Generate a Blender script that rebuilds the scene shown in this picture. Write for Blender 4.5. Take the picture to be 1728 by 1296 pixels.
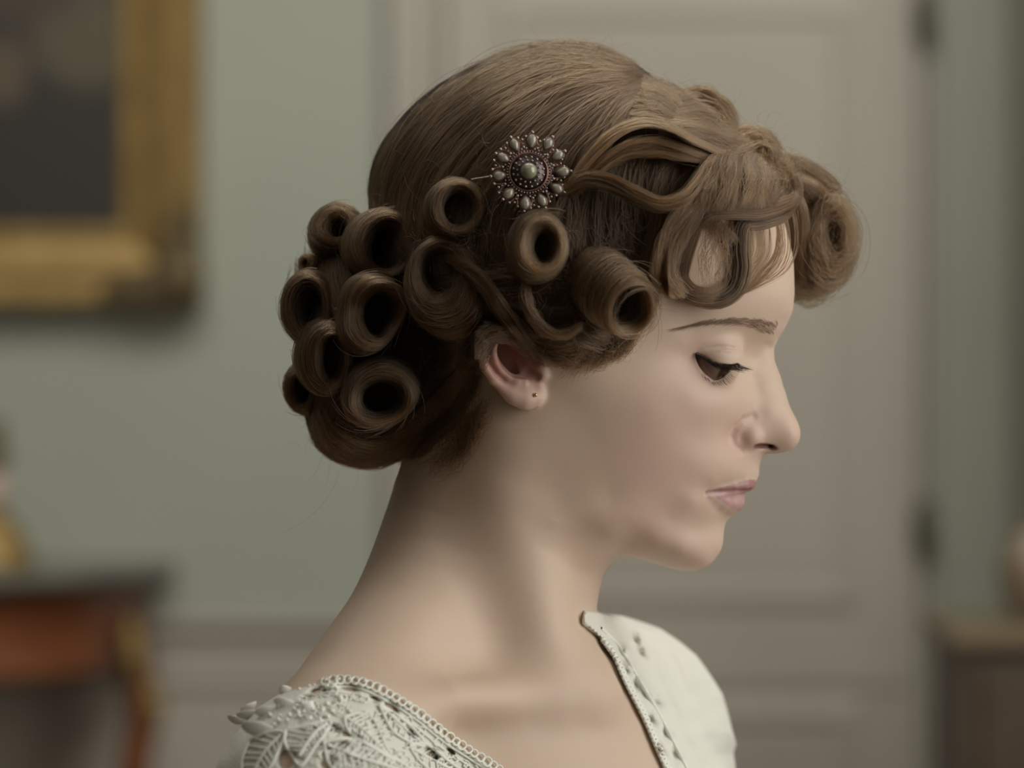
import bpy, bmesh, math, random
import numpy as np
from mathutils import Vector, Matrix
rng = np.random.default_rng(7)
random.seed(7)
for o in list(bpy.data.objects):
    bpy.data.objects.remove(o)
SC = bpy.context.scene
COL = SC.collection

# ------------------------------------------------------------------ camera
DIST, FPX, CAMZ = 1.6, 5760.0, 1.2            # subject distance, focal length in px of a 1728 wide frame
cam = bpy.data.cameras.new('camera')
cam.sensor_width = 36.0
cam.lens = 36.0*FPX/1728.0
cam.clip_start, cam.clip_end = 0.05, 60
cam.dof.use_dof = True
cam.dof.focus_distance = DIST-0.060
cam.dof.aperture_fstop = 5.0
cam.dof.aperture_blades = 0
camo = bpy.data.objects.new('camera', cam)
COL.objects.link(camo)
camo.location = (0, -DIST, CAMZ)
camo.rotation_euler = (math.pi/2, 0, 0)
SC.camera = camo

# ------------------------------------------------------------------ world, lamps, exposure
SC.view_settings.view_transform = 'Standard'
SC.view_settings.look = 'None'
SC.view_settings.gamma = 1.0
SC.view_settings.use_curve_mapping = False
SC.view_settings.exposure = -0.1
wd = bpy.data.worlds.new('world'); SC.world = wd
wd.use_nodes = True
wd.node_tree.nodes['Background'].inputs[0].default_value = (0.95, 0.81, 0.60, 1)
wd.node_tree.nodes['Background'].inputs[1].default_value = 0.062
def area(name, loc, target, sx, sy, power, col):
    l = bpy.data.lights.new(name, 'AREA'); l.shape = 'RECTANGLE'
    l.size, l.size_y, l.energy, l.color = sx, sy, power, col
    o = bpy.data.objects.new(name, l); COL.objects.link(o)
    o.location = loc
    d = Vector(target)-Vector(loc)
    o.rotation_euler = d.to_track_quat('-Z', 'Y').to_euler()
    return o
area('window_light', (1.75, -0.70, 1.62), (0.05, 0, 1.12), 1.6, 2.2, 41, (1.0, 0.965, 0.90))
area('ceiling_light', (-0.35, -0.75, 2.9), (0.0, 0.0, 1.1), 1.6, 1.6, 6.5, (1.0, 0.92, 0.80))
area('wall_fill_light', (0.2, 0.9, 3.3), (-0.1, 3.2, 1.1), 2.6, 1.2, 80, (1.0, 0.97, 0.90))  # added fill to brighten the back wall and door, no window there

# ------------------------------------------------------------------ helpers
def P(px, py, y):
    """photograph direction (1728x1296 frame) at world depth y -> world point"""
    k = (DIST+y)/FPX
    return np.array([(px-864.0)*k, y, CAMZ-(py-648.0)*k])

def link(o, parent=None):
    COL.objects.link(o)
    if parent is not None:
        o.parent = parent
    return o
def tag(o, label=None, cat=None, group=None, kind=None):
    for k, v in (('label', label), ('category', cat), ('group', group), ('kind', kind)):
        if v: o[k] = v
    return o
def empty(name, loc=(0, 0, 0)):
    o = bpy.data.objects.new(name, None); o.location = loc
    COL.objects.link(o); return o
def put(o, parent):
    """parent o (built in world coordinates) keeping it in place"""
    o.parent = parent
    o.matrix_parent_inverse = wmat(parent).inverted()
    return o
def wmat(o):
    m = o.matrix_basis.copy()
    return wmat(o.parent) @ o.matrix_parent_inverse @ m if o.parent else m
def mesh_np(name, verts, quads, mat=None, smooth=True, parent=None):
    me = bpy.data.meshes.new(name)
    verts = np.asarray(verts, np.float32); quads = np.asarray(quads, np.int32)
    k = quads.shape[1]
    me.vertices.add(len(verts)); me.vertices.foreach_set('co', verts.ravel())
    me.loops.add(quads.size); me.loops.foreach_set('vertex_index', quads.ravel())
    me.polygons.add(len(quads))
    me.polygons.foreach_set('loop_start', np.arange(len(quads), dtype=np.int32)*k)
    me.update(calc_edges=True)
    me.polygons.foreach_set('use_smooth', np.full(len(quads), smooth))
    if mat: me.materials.append(mat)
    o = bpy.data.objects.new(name, me)
    COL.objects.link(o)
    if parent is not None: put(o, parent)
    return o
def color_attr(o, name, rgb):
    a = o.data.color_attributes.new(name, 'FLOAT_COLOR', 'POINT')
    c = np.ones((len(rgb), 4), np.float32); c[:, :3] = rgb
    a.data.foreach_set('color', c.ravel())
def smin(a, b, k):
    h = np.clip(0.5+0.5*(b-a)/k, 0, 1)
    return b+(a-b)*h-k*h*(1-h)
def smax(a, b, k):
    return -smin(-a, -b, k)
def cone(p, a, b, ra, rb):
    """capsule with two radii"""
    a = np.asarray(a, np.float32); b = np.asarray(b, np.float32)
    ab = b-a
    t = np.clip(((p-a)@ab)/float(ab@ab), 0, 1)
    q = p-a-t[:, None]*ab
    return np.sqrt((q*q).sum(1))-(ra+(rb-ra)*t)
def chain(p, pts, rad, k=None):
    d = None
    for i in range(len(pts)-1):
        c = cone(p, pts[i], pts[i+1], rad[i], rad[i+1])
        d = c if d is None else (np.minimum(d, c) if k is None else smin(d, c, k))
    return d
def catmull(pts, n):
    """n points along a Catmull-Rom spline through pts"""
    pts = np.asarray(pts, float); m = len(pts)
    if m < 3:
        t = np.linspace(0, 1, n)[:, None]; return pts[0]+(pts[-1]-pts[0])*t
    e = np.vstack([2*pts[0]-pts[1], pts, 2*pts[-1]-pts[-2]])
    seg = np.r_[0, np.cumsum(np.sqrt(np.maximum(((pts[1:]-pts[:-1])**2).sum(1), 1e-12)))]
    u = np.linspace(0, seg[-1], n); i = np.clip(np.searchsorted(seg, u, 'right')-1, 0, m-2)
    t = ((u-seg[i])/np.maximum(seg[i+1]-seg[i], 1e-9))[:, None]
    a, b, c, d = e[i], e[i+1], e[i+2], e[i+3]
    return 0.5*(2*b+(c-a)*t+(2*a-5*b+4*c-d)*t*t+(3*b-a-3*c+d)*t**3)
def spl(pts, rad, n=9):
    q = catmull(np.c_[np.array(pts), np.array(rad)], n)
    return [x for x in q[:, :3]], [float(r) for r in q[:, 3]]
def ellip(p, c, axes, r):
    """ellipsoid with orthonormal axes (rows) and radii r"""
    q = (p-np.asarray(c, np.float32))@np.asarray(axes, np.float32).T
    r = np.asarray(r, np.float32)
    k0 = np.sqrt(((q/r)**2).sum(1)); k1 = np.sqrt(((q/(r*r))**2).sum(1))
    return k0*(k0-1)/np.maximum(k1, 1e-6)
def gauss(px, py, cx, cy, sx, sy, ang=0.0):
    c, s = math.cos(ang), math.sin(ang)
    dx, dy = px-cx, py-cy
    a, b = dx*c+dy*s, -dx*s+dy*c
    return np.exp(-0.5*((a/sx)**2+(b/sy)**2))
def poly_sd(px, py, poly):
    """signed distance to a closed polygon, positive inside"""
    px = np.asarray(px, np.float32); py = np.asarray(py, np.float32)
    best = np.full(px.shape, 1e9, np.float32); ins = np.zeros(px.shape, bool)
    n = len(poly)
    for i in range(n):
        x0, y0 = poly[i]; x1, y1 = poly[(i+1) % n]
        ex, ey = x1-x0, y1-y0
        t = np.clip(((px-x0)*ex+(py-y0)*ey)/(ex*ex+ey*ey+1e-9), 0, 1)
        best = np.minimum(best, (px-x0-t*ex)**2+(py-y0-t*ey)**2)
        if ey != 0:
            c = ((y0 <= py) != (y1 <= py)) & (px < x0+(py-y0)*ex/ey)
            ins ^= c
    d = np.sqrt(best)
    return np.where(ins, d, -d)
def proj(p):
    """world -> photograph pixel"""
    k = FPX/(DIST+p[:, 1])
    return 864.0+p[:, 0]*k, 648.0-(p[:, 2]-CAMZ)*k

def surface_nets(f, ax, band=0.011):
    """mesh of f = 0 on a tensor grid with axes ax (narrow band evaluation), vertices drawn onto the surface"""
    X, Y, Z = [np.asarray(a, np.float32) for a in ax]
    n = (len(X), len(Y), len(Z))
    # coarse pass
    st = 5
    ix = [np.unique(np.r_[np.arange(0, m, st), m-1]) for m in n]
    g = np.stack(np.meshgrid(X[ix[0]], Y[ix[1]], Z[ix[2]], indexing='ij'), -1).reshape(-1, 3)
    fc = evalf(f, g).reshape([len(i) for i in ix])
    mi = [np.clip(np.searchsorted(i, np.arange(m), 'right')-1, 0, len(i)-2) for i, m in zip(ix, n)]
    lo = fc[:-1, :-1, :-1]
    near = np.abs(fc) < band
    cell = np.zeros([s-1 for s in fc.shape], bool)
    allneg = np.ones_like(cell)
    for a in (0, 1):
        for b in (0, 1):
            for c in (0, 1):
                s = fc[a:fc.shape[0]-1+a, b:fc.shape[1]-1+b, c:fc.shape[2]-1+c]
                cell |= np.abs(s) < band
                allneg &= s < 0
    F = np.where(lo[np.ix_(mi[0], mi[1], mi[2])] < 0, -0.02, 0.02).astype(np.float32)
    need = cell[np.ix_(mi[0], mi[1], mi[2])]
    idx = np.argwhere(need)
    pts = np.stack([X[idx[:, 0]], Y[idx[:, 1]], Z[idx[:, 2]]], -1)
    F[need] = evalf(f, pts)
    # close at the border
    for s in (np.s_[0], np.s_[-1]):
        F[s, :, :] = np.maximum(F[s, :, :], 1e-4); F[:, s, :] = np.maximum(F[:, s, :], 1e-4); F[:, :, s] = np.maximum(F[:, :, s], 1e-4)
    S = F < 0
    cnt = np.zeros([m-1 for m in n], np.uint8)
    for a in (0, 1):
        for b in (0, 1):
            for c in (0, 1):
                cnt += S[a:n[0]-1+a, b:n[1]-1+b, c:n[2]-1+c]
    act = (cnt > 0) & (cnt < 8)
    ci = np.argwhere(act)
    vid = np.full(act.shape, -1, np.int32); vid[act] = np.arange(len(ci))
    acc = np.zeros((len(ci), 3)); w = np.zeros(len(ci))
    corners = [(a, b, c) for a in (0, 1) for b in (0, 1) for c in (0, 1)]
    for i, ca in enumerate(corners):
        for cb in corners[i+1:]:
            if sum(abs(x-y) for x, y in zip(ca, cb)) != 1: continue
            ia = ci+np.array(ca); ib = ci+np.array(cb)
            fa = F[ia[:, 0], ia[:, 1], ia[:, 2]]; fb = F[ib[:, 0], ib[:, 1], ib[:, 2]]
            m = (fa < 0) != (fb < 0)
            t = np.where(m, fa/np.where(m, fa-fb, 1), 0)[:, None]
            pa = np.stack([X[ia[:, 0]], Y[ia[:, 1]], Z[ia[:, 2]]], -1); pb = np.stack([X[ib[:, 0]], Y[ib[:, 1]], Z[ib[:, 2]]], -1)
            acc[m] += (pa+t*(pb-pa))[m]; w[m] += 1
    V = (acc/np.maximum(w, 1)[:, None]).astype(np.float32)
    quads = []
    for axis in range(3):
        o1, o2 = [(1, 2), (2, 0), (0, 1)][axis]
        sl0 = [slice(1, m-1) for m in n]; sl1 = list(sl0)
        sl0[axis] = slice(0, n[axis]-1); sl1[axis] = slice(1, n[axis])
        a = S[tuple(sl0)]; b = S[tuple(sl1)]
        e = np.argwhere(a != b)
        if not len(e): continue
        flip = a[e[:, 0], e[:, 1], e[:, 2]]
        e = e+np.array([0 if i == axis else 1 for i in range(3)])
        def v(d1, d2):
            q = e.copy(); q[:, o1] += d1; q[:, o2] += d2
            return vid[q[:, 0], q[:, 1], q[:, 2]]
        q = np.stack([v(-1, -1), v(0, -1), v(0, 0), v(-1, 0)], -1)
        q[~flip] = q[~flip][:, ::-1]
        quads.append(q)
    Q = np.concatenate(quads)
    Q = Q[(Q >= 0).all(1)]
    # a couple of Newton steps
    for _ in range(2):
        val = evalf(f, V); gr = grad(f, V)
        g2 = (gr*gr).sum(1)
        stp = np.clip(val/np.maximum(g2, 0.05), -0.0008, 0.0008)
        V = V-(stp[:, None]*gr).astype(np.float32)
    return V, Q
def evalf(f, p, ch=600000):
    return np.concatenate([f(p[i:i+ch].astype(np.float32)) for i in range(0, len(p), ch)]).astype(np.float32) if len(p) else np.zeros(0, np.float32)
def grad(f, p, e=4e-4):
    g = np.empty((len(p), 3), np.float32)
    for a in range(3):
        d = np.zeros(3, np.float32); d[a] = e
        g[:, a] = (evalf(f, p+d)-evalf(f, p-d))/(2*e)
    return g
def axis(*seg):
    """axis(start, (end, step), (end, step) ...)"""
    out = [np.array([seg[0]])]
    a = seg[0]
    for b, s in seg[1:]:
        k = max(1, int(round((b-a)/s)))
        out.append(a+(b-a)*np.arange(1, k+1)/k); a = b
    return np.concatenate(out)
def cast(f, px, py, y0=-0.26, y1=0.2, steps=70):
    """depth y of the surface f along the camera rays through photograph pixels (nan: missed)"""
    px = np.asarray(px, float); py = np.asarray(py, float)
    y = np.full(px.shape, y0); 
    dx = (px-864)/FPX; dz = -(py-648)/FPX
    for _ in range(steps):
        k = DIST+y
        p = np.stack([dx*k, y, CAMZ+dz*k], -1)
        v = evalf(f, p)
        y = y+np.clip(v*0.8, -0.01, 0.02)
    k = DIST+y
    ok = (np.abs(v) < 0.0015) & (y < y1)
    return np.where(ok, y, np.nan)
# ------------------------------------------------------------------ the head as y^2 = G(u, v): half-breadth field over the sagittal plane
PSI = math.radians(6.0)
PIV = P(1000, 640, 0.0)
EF = np.array([math.cos(PSI), -math.sin(PSI), 0], np.float32)      # forward
EL = np.array([-math.sin(PSI), -math.cos(PSI), 0], np.float32)     # towards the camera side
def HP(px, py, d):
    """point of the near half seen at pixel px,py whose half-breadth is d cm -> world"""
    dx = (px-864.0)/FPX
    t = (PIV[0]*math.sin(PSI)+DIST*math.cos(PSI)-d/100.0)/(dx*math.sin(PSI)+math.cos(PSI))
    return P(px, py, t-DIST)
def to_head(p):
    q = p-PIV.astype(np.float32)
    return q@EF, q@EL, q[:, 2]
PROFILE = [(1340,460),(1340.5,480),(1339.6,506),(1337.8,523),(1332.6,537),(1324,554.7),(1315,568.5),(1309,582),(1306.6,594.6),(1307.5,608.5),(1311.8,620.6),
 (1318.8,639.7),(1325.7,662),(1332.6,685),(1341,702),(1348.9,720),(1350.7,731),(1347.5,746.6),(1338,757),(1322.6,762.8),(1307,765.4),(1291,767.5),
 (1284.6,775.4),(1281.4,788.5),(1280.7,801.6),(1276,812),(1269,824),(1259,829),(1256,834),(1256.5,842),(1253,855),(1245,863),(1236,870),(1228,877.7),(1223,888),
 (1220.9,906.6),(1217.7,925),(1207,943),(1191.5,957),(1170.5,963),(1149.5,962),(1123,956),(1097,948.5),(1070.8,939.3),(1047,931.5)]
SKULL = [(1018,938),(960,945),(900,925),(850,875),(808,805),(785,735),(750,675),(712,600),(680,520),(660,440),(650,370),(650,305),(665,260),(690,225),(735,180),(785,147),(840,122),(895,107),(940,102),(985,104),
 (1040,118),(1095,152),(1150,187),(1205,230),(1255,276),(1295,315),(1320,365),(1334,415)]
DEPTHS = [ # px, py, half-breadth cm
 (1325,500,2.0),(1300,500,3.2),(1240,500,4.75),(1180,500,5.6),(1120,500,6.1),(1050,500,6.6),
 (1316,545,1.3),(1290,545,2.6),(1240,548,4.0),(1200,550,4.75),(1165,552,5.2),(1120,560,5.75),(1050,560,6.35),
 (1296,582,.75),(1270,577,2.0),(1292,600,.72),(1266,602,1.45),(1244,585,2.75),(1222,578,3.7),(1190,575,4.55),(1150,578,5.2),
 (1240,612,2.55),(1222,606,3.3),(1200,606,3.9),(1175,602,4.45),(1150,600,4.95),(1110,610,5.6),(1060,620,6.15),(1010,630,6.55),(950,640,6.75),
 (1300,625,.70),(1280,628,1.12),(1258,632,1.65),(1235,645,2.75),(1212,652,3.65),(1180,645,4.5),
 (1310,655,.72),(1290,655,1.15),(1266,660,1.65),(1243,668,2.7),(1212,672,3.85),(1165,665,4.9),
 (1320,690,.72),(1298,690,1.15),(1268,695,1.65),(1240,700,2.65),(1205,700,3.85),(1150,695,5.0),(1100,690,5.7),(1040,680,6.2),(960,680,6.5),
 (1342,731,.65),(1325,733,.9),(1300,736,1.1),(1270,738,1.55),(1248,738,1.8),(1232,735,2.3),(1210,735,3.2),(1175,735,4.15),(1130,735,5.0),(1070,735,5.65),(1000,735,6.05),(930,740,6.1),
 (1275,768,1.0),(1250,772,1.75),(1215,772,2.9),(1170,778,3.95),(1110,785,4.8),(1040,790,5.4),(960,800,5.6),
 (1262,803,1.15),(1238,806,1.85),(1203,812,2.75),(1160,818,3.6),(1100,830,4.4),(1030,840,5.0),(950,850,5.15),
 (1266,817,.75),(1242,821,1.35),(1220,825,1.85),(1196,830,2.45),
 (1248,845,.8),(1232,845,1.25),(1215,842,1.7),(1200,838,2.25),(1170,845,3.1),
 (1230,866,.85),(1205,868,1.65),(1175,872,2.4),(1130,875,3.25),(1070,880,4.2),(1000,885,4.75),(940,875,4.9),
 (1206,890,1.2),(1170,895,2.2),(1204,915,1.2),(1165,915,2.3),(990,900,4.3),
 (1190,943,1.3),(1150,948,1.7),(1110,938,2.1),(1070,925,2.6),(1150,930,2.4),(1110,918,3.0),(1070,905,3.5),(1030,905,4.0),
 (1300,430,3.2),(1250,400,4.5),(1200,430,5.4),(1150,400,6.0),(1050,400,6.9),(950,350,7.3),(850,400,7.3),(750,400,6.2),(700,400,4.7),
 (950,200,5.6),(950,150,4.2),(850,200,5.3),(1050,200,5.2),(1150,250,5.1),(1200,300,4.9),(1260,320,3.4),(780,250,5.0),(730,250,3.9),(750,500,5.9),(850,550,6.95),(950,550,7.05),
 (800,620,5.7),(850,690,5.8),(900,760,5.7),(880,800,4.6)]
def build_G():
    pts, val = [], []
    def uv(px, py, d):
        q = (HP(px, py, d)-PIV)
        return float(q@EF)*100, float(q[2])*100
    loop = PROFILE+SKULL
    for px, py in loop:
        pts.append(uv(px, py, 0)); val.append(0.0)
    for px, py, d in DEPTHS:
        pts.append(uv(px, py, d)); val.append(d*d)
    for px, py in [(1450,480),(1460,730),(1400,620),(1370,860),(1330,960),(1190,1060),(1050,1030),(900,1010),(760,860),(640,690),(560,400),(620,180),(780,50),(960,10),(1150,60),(1300,170),(1410,320)]:
        pts.append(uv(px, py, 0)); val.append(-9.0)
    pts = np.array(pts); val = np.array(val)
    def phi(r2):
        return 0.5*r2*np.log(np.maximum(r2, 1e-12))
    n = len(pts)
    d2 = ((pts[:, None]-pts[None])**2).sum(-1)
    A = np.zeros((n+3, n+3)); A[:n, :n] = phi(d2)+np.eye(n)*0.004
    A[:n, n] = 1; A[:n, n+1:] = pts; A[n, :n] = 1; A[n+1:, :n] = pts.T
    sol = np.linalg.solve(A, np.r_[val, 0, 0, 0])
    U = np.arange(-14, 15, 0.05); Vv = np.arange(-14, 19, 0.05)
    g = np.empty((len(U), len(Vv)), np.float32)
    for i, u in enumerate(U):
        q = np.stack([np.full(len(Vv), u), Vv], -1)
        dd = ((q[:, None]-pts[None])**2).sum(-1)
        g[i] = phi(dd)@sol[:n]+sol[n]+q@sol[n+1:]
    return U, Vv, g
GU, GV, GG = build_G()
GGu = np.gradient(GG, 0.05, axis=0); GGv = np.gradient(GG, 0.05, axis=1)
def sampG(u, v):
    a = np.clip((u*100-GU[0])/0.05, 0, len(GU)-1.001); b = np.clip((v*100-GV[0])/0.05, 0, len(GV)-1.001)
    i = a.astype(np.int32); j = b.astype(np.int32); s = a-i; t = b-j
    w = ((1-s)*(1-t), s*(1-t), (1-s)*t, s*t)
    out = []
    for M in (GG, GGu, GGv):
        out.append(M[i, j]*w[0]+M[i+1, j]*w[1]+M[i, j+1]*w[2]+M[i+1, j+1]*w[3])
    return out
def f_skull(p):
    u, w, v = to_head(p)
    g, gu, gv = sampG(u, v)
    wc = w*100
    f = (wc*wc-g)/np.maximum(np.sqrt(4*wc*wc+gu*gu+gv*gv), 1.2)
    return np.clip(f, -3, 6)/100
def mir(p):
    """fold onto the near half of the head"""
    u, w, v = to_head(p)
    w = np.abs(w)
    return PIV.astype(np.float32)+u[:, None]*EF+w[:, None]*EL+v[:, None]*np.array([0, 0, 1], np.float32)
EYE_C = HP(1205, 607, 3.05); EYE_R = 0.0120
OPEN = [(1172,594),(1180,597.5),(1190,602),(1203,610),(1216,614),(1227,616),(1231,621),(1228,629),(1220,636),(1211,641),(1204,642),(1196,637),(1187,629),(1179,617),(1174,605)]
LIPU = [HP(1267,816.5,.35), HP(1259,817,.85), HP(1240,822,1.4), HP(1219,826,1.88), HP(1199,830,2.38)]
LIPL = [HP(1250,846,.3), HP(1243,846.5,.8), HP(1229,845,1.3), HP(1214,839,1.75), HP(1200,834,2.3)]
MLINE = [HP(1258,829,.0), HP(1253,829.5,.5), HP(1236,829.5,1.3), HP(1216,830,1.85), HP(1196,830.5,2.42), HP(1190,831,2.6)]
LIPU = [HP(1262,817.5,.35), HP(1253,818,.85), HP(1235,823,1.4), HP(1215,827,1.85), HP(1197,830,2.3)]
LIPL = [HP(1237,846,.3), HP(1231,846.5,.8), HP(1220,844.5,1.3), HP(1208,839,1.75), HP(1198,834,2.25)]
def face_zone(q):
    px, py = proj(q)
    return px, py
def f_face0(p):
    """head with eyelids, lips, nose wings before the fine creases"""
    f = f_skull(p)
    q = mir(p)
    px, py = proj(q)
    near = (px > 1120) & (px < 1380) & (py > 530) & (py < 980) & (f < 0.03)
    if near.any():
        s = q[near]; ff = f[near]
        ff = smin(ff, ellip(s, HP(1264,736,1.12), np.eye(3), (0.0060, 0.0062, 0.0058)), 0.0022)
        lu = chain(s, LIPU, [0.0031, 0.0033, 0.0028, 0.0022, 0.0008], 0.001)
        ll = chain(s, LIPL, [0.0040, 0.0042, 0.0036, 0.0026, 0.0008], 0.001)
        ff = smin(ff, lu, 0.0026); ff = smin(ff, ll, 0.0030)
        e = np.sqrt(((s-EYE_C)**2).sum(1))
        e2 = np.sqrt(((s-EYE_C-np.array([0, 0, 0.0025]))**2).sum(1))
        ff = smin(ff, smin(e-0.0131, e2-0.0126, 0.002), 0.0045)
        f[near] = ff
    return f
def snap(pts, lift=0.0, f=None):
    """pixels -> points on the face surface (lift > 0: towards the camera)"""
    a = np.array(pts, float)
    y = cast(f or f_face0, a[:, 0], a[:, 1])
    y = np.where(np.isnan(y), -0.02, y)-lift
    return [P(x, z, d) for (x, z), d in zip(a, y)]
GROOVE = snap([(1272,703),(1254,709),(1242,722),(1236.5,738),(1241,752),(1252,760)], 0.0002)
CREASE1 = snap([(1194,588.5),(1206,586),(1228,585.5),(1246,588.5)], 0.0002)
CREASE2 = snap([(1202,592.5),(1218,595),(1236,596),(1248,597)], 0.0003)
MLINE = snap([(1266,826.5),(1256,828.5),(1243,828),(1228,829),(1212,830),(1197,830.5),(1192,831.5)], 0.0)
NOSTR = snap([(1276,752.5),(1290,753.5),(1303,755.5),(1309,757.5)], -0.0006)
def f_face(p):
    f = f_face0(p)
    q = mir(p)
    px, py = proj(q)
    near = (px > 1120) & (px < 1380) & (py > 540) & (py < 980) & (np.abs(f) < 0.02)
    if near.any():
        s = q[near]; ff = f[near]; x = px[near]; y = py[near]
        ff = smax(ff, -chain(s, GROOVE, [0.0004, 0.0008, 0.0011, 0.0012, 0.0010, 0.0004]), 0.0030)
        nos = chain(s, NOSTR, [0.0006, 0.0016, 0.0019, 0.0012])
        nos = smin(nos, cone(s, NOSTR[2]+np.array([-0.001, 0.003, 0.002]), NOSTR[1]+np.array([-0.001, 0.006, 0.007]), 0.0018, 0.0028), 0.001)
        ff = smax(ff, -nos, 0.0007)
        ff = smax(ff, -chain(s, MLINE, [0.0004, 0.0005, 0.0006, 0.0006, 0.0006, 0.0006, 0.0002]), 0.0018)
        ff = smax(ff, -chain(s, CREASE1, [0.0003, 0.0008, 0.0009, 0.0006]), 0.0011)
        ff = smax(ff, -chain(s, CREASE2, [0.0002, 0.0005, 0.0005, 0.0003]), 0.0008)
        e = np.sqrt(((s-EYE_C)**2).sum(1))
        cut = np.minimum(poly_sd(x, y, OPEN)*0.000278, 0.0165-e)
        ff = smax(ff, cut, 0.0008)
        f[near] = ff
    return f
# ------------------------------------------------------------------ the near ear
EAR_Y = -0.0635
def E(px, py, h):
    return P(px, py, EAR_Y-h/1000.0)
EAR_OUT = [(803,572),(802,585),(805,602),(812,623),(824,643),(840,660),(860,675),(878,686),(893,690),(908,686),(915,675),(919,655),(922,630),(918,605),(905,575),(885,552),(855,542),(825,546),(808,558)]
def f_ear(p):
    px, py = proj(p)
    h = (EAR_Y-p[:, 1])*1000.0
    sd = poly_sd(px, py, EAR_OUT)
    back = np.clip((905-px)/100.0, 0, 1)                    # 1 at the rear rim
    low = np.clip((py-640)/45.0, 0, 1)
    h0 = 2.0+back*7.5-1.5*low                               # plate leaves the head towards the rear
    plate = smax(-(sd-7)*0.000278, (np.abs(h-h0)-1.6)/1000.0, 0.0016)
    hel = chain(p, [E(902,596,3.5), E(893,571,6), E(868,555,9), E(838,553,11), E(818,562,12.5), E(811,580,13), E(813.5,602,12.5), E(821,622,11), E(833,641,9.5), E(849,656,8), E(866,670,6.5)],
                [.0012, .0018, .0022, .0024, .0024, .0023, .0022, .0022, .0022, .0022, .0024], 0.0008)
    f = smin(plate, hel, 0.0016)
    anti = chain(p, [E(852,563,9), E(838,580,11), E(832.5,596,11.5), E(835,612,10.5), E(844,626,9.0), E(858,636,7.5), E(872,641,6.5), E(884,643,6)],
                 [.0012, .0018, .0020, .0020, .0019, .0019, .0021, .0017], 0.0008)
    f = smin(f, anti, 0.0018)
    lobe = chain(p, [E(868,664,5.5), E(886,671,4.3), E(902,670,3.2)], [.0038, .0046, .0040], 0.003)
    f = smin(f, lobe, 0.005)
    root = chain(p, [P(900,560,-0.060), P(896,620,-0.060), P(902,655,-0.0605)], [.0050, .0060, .0042])
    f = smin(f, root, 0.005)
    trag = chain(p, [E(915,603,3.0), E(913,618,3.6), E(917,632,2.4)], [.0020, .0026, .0022], 0.001)
    f = smin(f, trag, 0.0025)
    con = ellip(p, E(866,603,9.0), np.array([[.60, 0, -.80], [0, 1, 0], [.80, 0, .60]]), (0.0098, 0.0085, 0.0062))
    con = smin(con, chain(p, [E(872,622,7.5), E(890,628,5.0), E(904,636,4.6)], [.0040, .0030, .0021]), 0.002)
    f = smax(f, -con, 0.0012)
    sca = chain(p, [E(846,562,12), E(825,571,13.5), E(821,590,13.5), E(825,610,12.5), E(836,629,11), E(850,642,9.5)], [.0006, .0013, .0013, .0012, .0011, .0006])
    f = smax(f, -sca, 0.0012)
    return f
# ------------------------------------------------------------------ neck and shoulders
SHN = P(530, 1350, -0.125); SHF = P(1062, 1222, 0.115)
def f_torso(p):
    d = chain(p, *spl([P(900, 745, 0.0), P(823, 1010, 0.004), P(812, 1180, 0.012)], [0.050, 0.0465, 0.060]))
    # trapezius of the near and the far side
    d = smin(d, chain(p, *spl([P(800, 800, -0.008), P(738, 985, -0.022), P(590, 1225, -0.085)], [0.024, 0.030, 0.033])), 0.036)
    d = smin(d, chain(p, *spl([P(800, 850, 0.02), P(900, 1100, 0.05), P(1030, 1190, 0.10)], [0.026, 0.032, 0.034])), 0.022)
    # shoulders and upper arms
    d = smin(d, chain(p, [SHN, P(515, 1560, -0.15), P(520, 2000, -0.15)], [0.042, 0.042, 0.037], 0.01), 0.03)
    d = smin(d, chain(p, [SHF, P(1100, 1500, 0.14), P(1150, 1900, 0.13)], [0.046, 0.042, 0.037], 0.01), 0.03)
    # rib cage
    fx = np.array([0.707, -0.707, 0]); lx = np.array([-0.707, -0.707, 0]); up = np.array([0, 0, 1.0])
    c = P(845, 1660, 0.01)
    d = smin(d, ellip(p, c, [fx, lx, up], (0.105, 0.142, 0.165)), 0.04)
    for sg in (1, -1):
        d = smin(d, ellip(p, c+fx*0.062+lx*0.066*sg+up*(-0.03), [fx, lx, up], (0.062, 0.066, 0.072)), 0.03)
    d = smin(d, ellip(p, P(800, 2400, 0.02), [fx, lx, up], (0.095, 0.125, 0.26)), 0.05)
    # collar bones
    nt = P(985, 1175, -0.040)
    d = smin(d, chain(p, [nt, P(760, 1180, -0.092), P(520, 1250, -0.125)], [0.0040, 0.0030, 0.0040]), 0.026)
    d = smin(d, chain(p, [P(1010, 1170, -0.030), P(1060, 1165, 0.03), P(1085, 1180, 0.08)], [0.0040, 0.0030, 0.0040]), 0.026)
    # neck muscle from behind the ear to the notch, windpipe
    d = smin(d, chain(p, *spl([P(858, 720, -0.046), P(874, 900, -0.0405), P(935, 1140, -0.0415)], [0.010, 0.0095, 0.007])), 0.030)
    d = smin(d, chain(p, [P(948, 940, -0.004), P(926, 1080, -0.012), P(965, 1180, -0.036)], [0.016, 0.013, 0.008]), 0.016)
    return d
def f_body(p):
    f = smin(f_face(p), f_torso(p), 0.016)
    q = mir(p)
    px, py = proj(q)
    m = (px > 785) & (px < 940) & (py > 530) & (py < 705) & (q[:, 1] < -0.048) & (q[:, 1] > -0.085)
    if m.any():
        f[m] = smin(f[m], f_ear(q[m]), 0.0025)
    return f
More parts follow.
